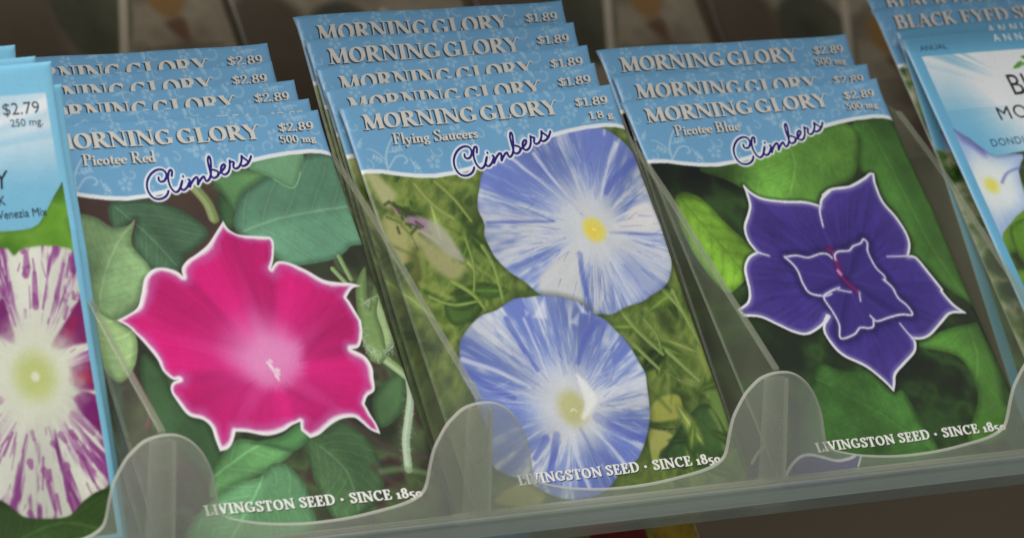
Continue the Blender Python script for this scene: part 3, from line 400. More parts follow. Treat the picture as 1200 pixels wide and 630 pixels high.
def art_saucer():
    D = DATA['saucer']; A = Art((104, 126, 58))
    A.blotch([(50, 70, 32), (86, 112, 48), (112, 138, 58), (140, 156, 72), (98, 124, 52), (66, 92, 40)], 9, 5, 1, 1.8, .9)
    B = A.c.copy(); A.blotch([(70, 92, 42), (112, 134, 62), (140, 150, 78), (88, 110, 50)], 5, 9, .45, 2.4, .7)
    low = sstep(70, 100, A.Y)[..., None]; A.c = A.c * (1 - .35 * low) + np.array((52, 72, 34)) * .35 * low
    A.fill(D['cream'][0], (190, 188, 136), 2.4, .9); A.fill(D['cream'][1], (176, 172, 112), 4.0, .95); A.fill(D['cream'][2], (170, 166, 118), 2.4, .85)
    for s in D['dkspots'][1:]: A.fill(s, (84, 90, 42), 3, .7)
    for x_, y_, q_ in ((66, 74, 5), (74, 66, 4), (58, 98, 5), (78, 96, 4), (22, 66, 5), (34, 30, 4), (70, 88, 3.5)):
        A.fill([(x_ - q_ * .5, y_ - q_), (x_ + q_ * .4, y_ - q_ * .5), (x_ + q_ * .5, y_ + q_), (x_ - q_ * .4, y_ + q_ * .6)], (48, 62, 32), 3.5, .7)
    for i, y in enumerate(D['yel']): A.fill(y, [(178, 178, 84), (186, 184, 98), (170, 164, 92)][i], 1.2, .85)
    for i, y in enumerate(D['leaf']): A.leaf(y, [(78, 108, 48), (122, 152, 76), (66, 96, 52)][i], None, 50 + i, .8, var=.2, tex=[1, .5, 2.2][i])
    rng = np.random.RandomState(8)
    for i in range(70):                             # blurred blades of foliage behind the flowers
        x, y = rng.rand() * 44 - 2, 22 + rng.rand() * 45
        if i > 40: x, y = 56 + rng.rand() * 26, 58 + rng.rand() * 52
        t = 1.9 + rng.randn() * .5; l = 5 + rng.rand() * 8
        A.stroke([(x, y), (x - l * .5 * math.cos(t + .2), y + l * .5 * math.sin(t)), (x - l * math.cos(t), y + l * math.sin(t))], .5 + rng.rand() * 1.8, [(134, 160, 72), (76, 102, 42), (156, 172, 88), (54, 76, 36), (120, 150, 66)][i % 5], 1.3, .5, .6)
    for i in range(34):                             # small leaves, some in the sun and some in shade
        x, y = (rng.rand() * 34 - 1, 24 + rng.rand() * 48) if i < 18 else (58 + rng.rand() * 24, 60 + rng.rand() * 50)
        t = rng.rand() * 6.28; l = 2.5 + rng.rand() * 4.5; h = l * (.22 + .2 * rng.rand()); ct, st_ = math.cos(t), math.sin(t)
        A.leaf([(x + a_ * l * ct - b_ * h * st_, y + a_ * l * st_ + b_ * h * ct) for a_, b_ in ((-1, 0), (-.3, .9), (.4, .8), (1, 0), (.4, -.8), (-.3, -.9))], [(116, 146, 60), (70, 98, 40), (146, 166, 84), (92, 122, 50), (52, 76, 34)][i % 5], [(x - l * ct, y - l * st_), (x + l * ct, y + l * st_)], 200 + i, 1.0 + rng.rand(), 4)
    for s in D['stems']: A.stroke(s[0], s[1], s[2], .5, .95, .3, light=(168, 184, 112))
    A.fill(D['budp'], (186, 180, 166), 2.0, .8); A.fill(D['pink'], (170, 120, 166), 1.6, .75); A.fill(D['pink2'], (190, 130, 168), .9, .8)
    for k in range(16):
        p = np.array(D['dkspots'][0]); x, y = p.mean(0) + rng.randn(2) * (2.6, 2.4)
        A.stroke([(x, y), (x + rng.randn() * 1.2, y + rng.randn() * 1.2)], .8, (66, 78, 40), .7, .8)
    cols = [(216, 220, 228), (130, 149, 203), (96, 110, 188)]
    for key, ck, seed in (('up', 'upc', 3), ('low', 'lowc', 12)):
        w0, d0 = A.sdf(smooth(D[key], 3)); A.mix(w0, (50, 62, 34), .45 * sstep(2.2, -.4, d0))      # the printed photo's dark surround
        c = np.array(D[ck])
        w, d, X, Y, r, q, col = streaked(A, D[key], c, cols, seed, (9, 37, 89), bias=(.11 if key == 'up' else .13), hard=.2)
        T = Art((0, 0, 0)); T.c[w] = col
        for i, p in enumerate(D['wp']):
            if (i < 3) == (key == 'up'):
                T.fill(p, [(232, 228, 226), (216, 216, 214), (206, 214, 232), (244, 246, 250), (240, 242, 248), (244, 246, 250), (244, 246, 250)][i], [1.8, 2.2, 4, 1.2, 1.0, 1.2, 1.3][i], [.95, .92, .6, .6, .5, .5, .7][i], sm=i < 3)
        for s in D['bl']: T.stroke(s[0], s[1], (92, 106, 190), .8, .65, .3)
        for s in D['wl']: T.stroke(s[0], s[1] * 1.3, (226, 230, 240), .9, .7, .5)
        for k in range(150):                          # crisp little streaks in the printed petals
            t = rng.rand() * 6.283; r0 = 8 + rng.rand() * 13; l = 2 + rng.rand() * 6; o = rng.randn() * .05
            a0 = (c[0] + r0 * math.cos(t), c[1] + r0 * math.sin(t)); l = min(l, 21 - r0 * .3); a1 = (c[0] + (r0 + l) * math.cos(t + o), c[1] + (r0 + l) * math.sin(t + o))
            T.stroke([a0, a1], .22 + rng.rand() * .3, (88, 104, 190) if k % 3 else (230, 234, 242), .45, .32, .6)
        col = T.c[w]
        g = sstep(14, 3, r + 4 * (fbm(X * .4, Y * .4, 2) - .5))[..., None] * .72
        col = col * (1 - g) + np.array((216, 218, 218)) * g
        if key == 'low':
            y2 = sstep(6.2, 2.2, np.hypot((X - c[0]) * 1.0, (Y - c[1] + .5) * .9))[..., None] * .8; col = col * (1 - y2) + np.array((198, 194, 122)) * y2
        else:
            y2 = sstep(4.3, 2.6, np.hypot(X - c[0], Y - c[1]))[..., None] * .92; col = col * (1 - y2) + np.array((238, 222, 104)) * y2
            y3 = sstep(2.2, .6, np.hypot(X - c[0] + .4, Y - c[1] - .2))[..., None] * .8; col = col * (1 - y3) + np.array((246, 214, 60)) * y3
        col = col * (1 - .0 * r[..., None])
        A.mix(w, col, sstep(.2, -.2, d))
        if key == 'up':
            A.stroke([(c[0] - .3, c[1] - .2), (c[0] + .3, c[1] + .1)], .7, (252, 240, 170), .4, .9)
        else:
            A.fill(D['tri'], (246, 246, 242), 1.5, .9, sm=True)
            A.stroke([(c[0] - .8, c[1] + .2), (c[0], c[1] - .3), (c[0] + .8, c[1] + .4)], .5, (236, 232, 190), .4, .9)
    A.grain(); paint_heading(A); return A

def art_blue():
    D = DATA['blue']; A = Art((34, 46, 28))
    A.blotch([(30, 38, 25), (38, 52, 30), (54, 84, 38), (40, 56, 30), (32, 42, 26)], 13, 7)
    A.leaf(D['right'], (68, 110, 46), D['right_rib'], 61, .8, 7, vcol=(88, 132, 58), var=.3)
    A.leaf(D['rlow'], (84, 134, 54), D['rlow_rib'], 63, .5, 4, vcol=(118, 160, 80), var=.2)
    A.leaf(D['bot'], (64, 106, 46), D['bot_rib'], 65, .6, 7, vcol=(78, 124, 54), var=.4, tex=1.6)
    A.leaf(D['top'], (104, 158, 62), D['top_rib'], 67, .4, 5, vcol=(140, 188, 100), var=.22, tex=1.5)
    A.leaf(D['lime'], (128, 176, 56), D['lime_rib'], 69, .4, 6, vcol=(98, 144, 44), var=.22, tex=1.6)
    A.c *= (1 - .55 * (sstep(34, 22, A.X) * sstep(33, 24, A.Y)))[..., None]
    F = cusp_smooth(D['flower']); w, d = A.sdf(F); X, Y = A.X[w], A.Y[w]
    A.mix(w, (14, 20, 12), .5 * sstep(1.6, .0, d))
    c = np.array(D['cen']); r = np.hypot(X - c[0], Y - c[1]); an = np.arctan2(Y - c[1], X - c[0])
    k = 1 + .16 * (fbm(X * .25, Y * .25, 3) - .5) + .22 * (vnoise(an * 26, r * .12, 5) - .5) + .10 * (vnoise(X * 1.6, Y * 1.6, 6) - .5)
    col = np.array((66, 49, 132)) * k[..., None]
    gl = sstep(-9, -.5, d)[..., None] * .30; col = col * (1 - gl) + np.array((92, 76, 160)) * gl
    dk_ = sstep(16, 3, r)[..., None] * .3; col = col * (1 - dk_) + np.array((44, 28, 92)) * dk_
    T = Art((0, 0, 0)); T.c[w] = col
    w3, d3 = T.sdf(smooth(D['inner'], 2)); T.mix(w3, (26, 18, 70), .75 * sstep(3.2, -.2, d3)); T.mix(w3, (70, 52, 138), .85 * sstep(.1, -.4, d3))
    for cl_ in (D['lines'][5], D['lines'][6], D['lines'][7], D['lines'][8]): T.stroke([tuple(c), tuple(np.array(cl_)[len(cl_) // 2])], 3.0, (40, 28, 96), 2.6, .5, .6)
    for i in range(10):
        t = i * .628 + .3; T.stroke([(c[0] + 2 * math.cos(t), c[1] + 2 * math.sin(t)), (c[0] + 17 * math.cos(t), c[1] + 17 * math.sin(t))], .8, (88, 66, 160), 1.0, .35, .4)
    T.stroke(D['mag'], 2.2, (96, 18, 84), 2.0, .7); T.stroke(D['mag'], .7, (150, 40, 108), .9, .6)
    s = D['spot']; T.stroke([(s[0] - .2, s[1] - .5), (s[0] + .2, s[1] + .5)], 1.0, (226, 150, 208), .6, .9)
    A.mix(w, T.c[w], sstep(.15, -.15, d))
    w, d = A.sdf(F)
    A.mix(w, (176, 170, 214), .5 * sstep(-2.0, -.4, d) * (d < .2)); A.mix(w, (240, 240, 244), sstep(.5, .2, np.abs(d + .12) - .14 * (fbm(X * .5, Y * .5, 3) - .5)))
    for i, s in enumerate(D['lines']):
        A.stroke(s, 1.5, (150, 142, 202), .9, .4, .3); A.stroke(s, [.6, .5, .4, .5, .42, .5, .44, .48, .46, .3, .3][i], (234, 234, 242), .25, .95, .35 if i < 4 else 0)
    A.fill(D['pin'], (62, 48, 126), .3); A.stroke(D['pin_line'], .8, (226, 226, 232), .3); A.stroke(D['pin2'], .5, (226, 226, 232), .3)
    A.grain(); paint_heading(A); return A

def art_thunbergia():
    A = Art((70, 96, 52)); A.blotch([(40, 60, 30), (80, 112, 50), (190, 190, 160), (96, 128, 60), (52, 76, 40)], 8, 15)
    for x, y in ((22, 40), (58, 56), (30, 82)):
        w, d, X, Y, r, q, col = streaked(A, [(x + 17 * math.cos(t * .6283) * (1 + .1 * (t % 2)), y + 17 * math.sin(t * .6283) * (1 + .1 * (t % 2))) for t in range(10)], (x, y), [(226, 160, 40), (214, 130, 24), (190, 100, 20)], int(x))
        k = sstep(5, 4, r)[..., None]; A.mix(w, col * (1 - k) + np.array((40, 24, 24)) * k, sstep(.2, -.2, d))
    A.grain(); paint_heading(A); return A

def rays(A, w, m, src, seed, n=46):
    X, Y = A.X, A.Y; an = np.arctan2(Y - src[1], X - src[0]); r = np.hypot(X - src[0], Y - src[1])
    s = sstep(.35, .65, vnoise(an * n / math.pi, r * 0 + .5, seed)); return s, r

def art_striped():
    """left-hand packet: pale blue frame, white rays, green ground and a purple-streaked flower"""
    D = DATA['left']; A = Art((138, 206, 236)); X, Y = A.X, A.Y
    A.c *= (1 + .04 * (fbm(X * .1, Y * .1, 3) - .5))[..., None]
    P = Art((96, 152, 40)); P.blotch([(104, 160, 44), (120, 172, 56), (88, 140, 40), (70, 110, 36)], 12, 33)
    lo = sstep(94, 106, Y)[..., None]; P.c = P.c * (1 - lo) + np.array((54, 76, 34)) * lo
    P.leaf([(40, 99), (60, 104), (83, 102), (83, 120), (40, 120)], (60, 88, 40), [(50, 112), (66, 108), (80, 112)], 5, .8)
    c = np.array(D['c'])
    w, d, x, y, r, q, col = streaked(P, D['flower'], c, [(232, 232, 216), (158, 84, 152), (126, 40, 118)], 23, (19, 61, 139), .42, -.01, .09)
    T = Art((0, 0, 0)); T.c[w] = col
    rg = np.random.RandomState(4)
    for k in range(300):                             # dashed purple flecks along the petals
        t = rg.rand() * 6.283; r0 = 9 + rg.rand() ** .7 * 24; l = 1 + rg.rand() ** 2 * 9; o = rg.randn() * .03
        T.stroke([(c[0] + r0 * math.cos(t), c[1] + r0 * math.sin(t)), (c[0] + (r0 + l) * math.cos(t + o), c[1] + (r0 + l) * math.sin(t + o))], .3 + rg.rand() ** 2 * 1.9, (150, 60, 140) if k % 5 else (236, 232, 220), .35, .6, .4)
    for i, g in enumerate(D['gap']):
        T.fill(g, [(126, 36, 112), (132, 32, 100), (138, 30, 104), (122, 40, 118), (128, 30, 112)][i], 1.0, .95)
    T.fill([tuple(np.array(D['gap'][2]).mean(0) + o) for o in ((-2, -1), (2, -1.4), (2, 1.6), (-1, 1))], (176, 30, 70), 2.5, .8)
    T.fill([tuple(np.array(D['gap'][1]).mean(0) + o) for o in ((-2, 1), (1, -3), (2, -2.4), (0, 2))], (180, 36, 80), 2.0, .6)
    col = T.c[w]
    g = sstep(17, 7, r + 3 * (fbm(x * .5, y * .5, 4) - .5))[..., None]; col = col * (1 - g) + np.array((236, 238, 214)) * g
    g = sstep(8.5, 2.5, r)[..., None] * .8; col = col * (1 - g) + np.array((204, 214, 120)) * g
    g = sstep(1.6, .7, r)[..., None]; col = col * (1 - g) + np.array((244, 244, 214)) * g
    P.mix(w, col, sstep(.25, -.25, d))
    pr = 80.9
    inpic = sstep(.15, -.15, X - pr) * sstep(1.9, 2.2, X)
    E = np.array(D['panel_edge'])[::-1]
    ev = np.interp(X, np.r_[0, 40, E[:, 0]], np.r_[37, 38.5, E[:, 1]])
    a = (inpic * sstep(-.2, .2, Y - ev) * sstep(112.3, 112, Y))[..., None]
    A.c = A.c * (1 - a) + P.c * a
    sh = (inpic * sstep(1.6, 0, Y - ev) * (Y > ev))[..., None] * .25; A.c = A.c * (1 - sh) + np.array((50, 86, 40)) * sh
    s, r = rays(A, None, None, (34, 22), 5, 60)
    pan = sstep(.2, -.2, X - 80.2) * sstep(2.2, 2.5, X) * sstep(7.1, 7.4, Y) * sstep(.2, -.2, Y - ev)
    wv = sstep(33, 9, Y) * (.62 + .38 * s)
    lite = np.array((244, 248, 250)); bl = np.array((134, 200, 230))
    pc = bl * (1 - wv[..., None]) + lite * wv[..., None]
    pan = pan[..., None]; A.c = A.c * (1 - pan) + pc * pan
    A.grain(.015); return A

def art_bluebird():
    """right-hand packet: blue frame, rayed heading panel and pale blue flowers"""
    D = DATA['right']; A = Art((112, 180, 214)); X, Y = A.X, A.Y
    A.c *= (1 + .04 * (fbm(X * .1, Y * .1, 3) - .5))[..., None]
    top = sstep(7, 2, Y)[..., None]; A.c = A.c * (1 - top) + np.array((98, 158, 190)) * top
    P = Art((70, 100, 40)); P.blotch([(52, 60, 34), (88, 128, 44), (112, 156, 54), (60, 78, 38)], 10, 35)
    P.leaf([(6, 62), (14, 58), (24, 62), (28, 74), (18, 80), (8, 76)], (110, 160, 52), [(8, 72), (18, 66), (26, 64)], 15, .5)
    def fl(outline, c, seed):
        w, d, x, y, r, q, col = streaked(P, outline, c, [(226, 236, 242), (182, 206, 232), (136, 152, 210)], seed, (7, 23, 61), .5, -.08, .3)
        g = sstep(.62, 1.0, q)[..., None] * .55; col = col * (1 - g) + np.array((132, 150, 212)) * g
        g = sstep(15, 4, r)[..., None] * .9; col = col * (1 - g) + np.array((238, 244, 240)) * g
        g = sstep(3.6, .8, r)[..., None]; col = col * (1 - g) + np.array((240, 232, 110)) * g
        P.mix(w, col, sstep(.3, -.3, d))
    fl([(40 + 17 * math.cos(t * .35), 60 + 17 * math.sin(t * .35)) for t in range(18)], (40, 60), 5)
    fl([(32 + 16 * math.cos(t * .35), 92 + 16 * math.sin(t * .35)) for t in range(18)], (32, 92), 8)
    fl([(66 + 15 * math.cos(t * .35), 84 + 15 * math.sin(t * .35)) for t in range(18)], (66, 84), 9)
    fl(D['flower'], D['c'], 6)
    w_, d_ = P.sdf(D['flower']); rr_ = np.hypot(P.X[w_] - D['c'][0], P.Y[w_] - D['c'][1]); P.mix(w_, (168, 198, 232), .55 * sstep(4, 14, rr_) * (d_ < 0))
    P.fill([D['flower'][0], D['flower'][1], D['flower'][2], (9.4, 38.5), (6.4, 35.4), (4.0, 33)], (104, 98, 176), 3, .75)
    P.stroke(D['purple'], .8, (100, 96, 178), .9, .7, .5)
    E = np.array(D['pedge']); ev = np.interp(X, np.r_[E[:, 0], 60, 75, 83], np.r_[E[:, 1], 38.5, 36, 30])
    inpic = sstep(2.75, 3.05, X) * sstep(80.2, 79.9, X)
    a = (inpic * sstep(-.2, .2, Y - ev) * sstep(110, 109.7, Y))[..., None]
    A.c = A.c * (1 - a) + P.c * a
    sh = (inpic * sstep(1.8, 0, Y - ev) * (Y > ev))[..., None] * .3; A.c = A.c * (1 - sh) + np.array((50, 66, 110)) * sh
    s, r = rays(A, None, None, (41, 24), 9, 96)
    pan = sstep(3.2, 3.5, X) * sstep(80.2, 79.9, X) * sstep(6.7, 7.0, Y) * sstep(.2, -.2, Y - ev)
    wv = np.clip(sstep(36, 8, Y + .1 * (41 - X)) * (.35 + .65 * s) + 1.0 * sstep(34, 10, r), 0, 1)
    pc = np.array((122, 190, 222)) * (1 - wv[..., None]) + np.array((240, 243, 242)) * wv[..., None]
    pan = pan[..., None]; A.c = A.c * (1 - pan) + pc * pan
    A.grain(.015); return A

def art_garden():
    A = Art((120, 130, 60)); A.blotch([(150, 150, 70), (110, 130, 50), (190, 160, 70), (80, 104, 44)], 10, 19)
    for x, y, c in ((57, 50, (124, 34, 36)), (64, 34, (124, 40, 38)), (22, 46, (170, 150, 146)), (76, 54, (170, 140, 50)), (36, 52, (120, 130, 60)), (48, 78, (190, 40, 40)), (20, 84, (220, 190, 70))):
        w, d, X, Y, r, q, col = streaked(A, [(x + 9 * math.cos(t * .6283) * (1 + .12 * (t % 2)), y + 9 * math.sin(t * .6283) * (1 + .12 * (t % 2))) for t in range(10)], (x, y), [np.array(c) * 1.1, c, np.array(c) * .7], int(x))
        A.mix(w, col, sstep(.3, -.3, d))
    A.grain(); paint_heading(A); return A

def art_card():
    A = Art((150, 130, 106)); A.blotch([(104, 92, 72), (140, 126, 102), (160, 146, 120), (116, 104, 84)], 22, 3)
    A.fill([(0, 52), (22, 56), (20, 104), (0, 108)], (90, 76, 58), 6); A.leaf([(24, 60), (40, 54), (50, 70), (40, 92), (26, 84)], (78, 76, 54), None, 5, 4)
    A.fill([(58, 66), (66, 62), (70, 70), (64, 78), (57, 74)], (150, 112, 60), 3); A.fill([(60, 80), (67, 78), (66, 86)], (110, 78, 54), 3)
    A.stroke([(52, 58), (40, 96)], 3.0, (196, 180, 156), 1.2)
    for k in range(9): A.stroke([(50, 88 + 2.4 * k), (78, 87 + 2.4 * k)], .8, (92, 80, 66), .6, .8)
    A.grain(); return A

# ------------------------------------------------------------------ packets as meshes
def zf(u, v):
    """gentle pillow of a filled paper pouch (mm, outward) with a few soft buckles"""
    eu = np.minimum(u, PW - u); ev = np.minimum(v, PH - v)
    e = np.minimum(eu, ev)
    z = -.6 * np.exp(-e / .6) + 1.0 * sstep(1, 26, eu) * sstep(1, 34, ev)
    z = z + 1.0 * (fbm(np.asarray(u) * .05 + 3, np.asarray(v) * .04, 91, 3) - .5) * sstep(0, 9, e)
    z = z + .10 * (fbm(np.asarray(u) * .22, np.asarray(v) * .16, 92, 2) - .5) * sstep(0, 4, e)
    z = z + .9 * np.exp(-((PW - u) + v) / 3.5) - .8 * np.exp(-(u + v) / 2.6) + .5 * np.exp(-((PW - u) + np.abs(v - 40)) / 9)
    return z

def link(o, parent=None):
    C.objects.link(o)
    if parent is not None: o.parent = parent
    return o

def mesh_obj(name, me, parent=None):
    return link(bpy.data.objects.new(name, me), parent)

def loc(u, v, w):
    u = np.asarray(u, float); v = np.asarray(v, float)
    du = .35 * (fbm(v * .045 + 7, u * .02, 95, 3) - .5); dv = .45 * (fbm(u * .05 + 2, v * .02, 96, 3) - .5)
    return np.stack([u + du - PW / 2, PH - v - dv, np.asarray(w)], -1) / 1000.0

def quick_mesh(name, V, F, mat, smooth_=False):
    me = bpy.data.meshes.new(name); me.from_pydata([tuple(map(float, v)) for v in V], [], [list(map(int, f)) for f in F]); me.update()
    for m in (mat if isinstance(mat, (list, tuple)) else [mat]): me.materials.append(m)
    if smooth_: me.polygons.foreach_set('use_smooth', [True] * len(me.polygons))
    return me

def front_mesh(name, A, step=1):
    X, Y, col = A.X[::step, ::step], A.Y[::step, ::step], A.c[::step, ::step]
    ny, nx = X.shape
    V = loc(X, Y, zf(X, Y)).reshape(-1, 3)
    idx = np.arange(nx * ny).reshape(ny, nx)
    F = np.stack([idx[1:, :-1], idx[1:, 1:], idx[:-1, 1:], idx[:-1, :-1]], -1).reshape(-1, 4)
    me = bpy.data.meshes.new(name)
    me.vertices.add(len(V)); me.vertices.foreach_set('co', V.astype(np.float32).ravel())
    me.loops.add(F.size); me.loops.foreach_set('vertex_index', F.astype(np.int32).ravel())
    me.polygons.add(len(F)); me.polygons.foreach_set('loop_start', np.arange(0, F.size, 4, dtype=np.int32)); me.polygons.foreach_set('loop_total', np.full(len(F), 4, np.int32))
    me.update(calc_edges=True); me.validate()
    me.polygons.foreach_set('use_smooth', np.ones(len(F), bool))
    at = me.color_attributes.new('ink', 'FLOAT_COLOR', 'POINT')
    rgba = np.ones((len(V), 4), np.float32); rgba[:, :3] = s2l(np.clip(col.reshape(-1, 3), 0, 255))
    at.data.foreach_set('color', rgba.ravel())
    me.materials.append(M_PRINT)
    return me

def pouch_mesh():
    """side folds and back sheet of the paper pouch"""
    V = []; F = []
    n = 40
    ring = [(u, 0) for u in np.linspace(0, PW, n)] + [(PW, v) for v in np.linspace(0, PH, n)[1:]] + [(u, PH) for u in np.linspace(PW, 0, n)[1:]] + [(0, v) for v in np.linspace(PH, 0, n)[1:-1]]
    N = len(ring); R = np.array(ring)
    z0 = zf(R[:, 0], R[:, 1]) - .02
    c = np.array([PW / 2, PH / 2])
    for inset, dz in ((0, 0), (0.05, -.35), (.5, -.75), (6, -1.0)):
        q = R + np.clip(c - R, -inset, inset)
        V += [tuple(x) for x in loc(q[:, 0], q[:, 1], z0 + dz)]
    for k in range(3):
        for i in range(N):
            j = (i + 1) % N; F.append([k * N + i, k * N + j, (k + 1) * N + j, (k + 1) * N + i])
    F.append([3 * N + i for i in range(N)])
    return quick_mesh('pouch', V, F, M_PAPER)

# ------------------------------------------------------------------ serif and script lettering drawn with a broad nib
def el(cx, cy, rx, ry, a0, a1, n=18):
    return [(cx + rx * math.cos(math.radians(a0 + (a1 - a0) * i / n)), cy + ry * math.sin(math.radians(a0 + (a1 - a0) * i / n))) for i in range(n + 1)]
def sm(*p): return [tuple(x) for x in smooth(p, 5, False)]
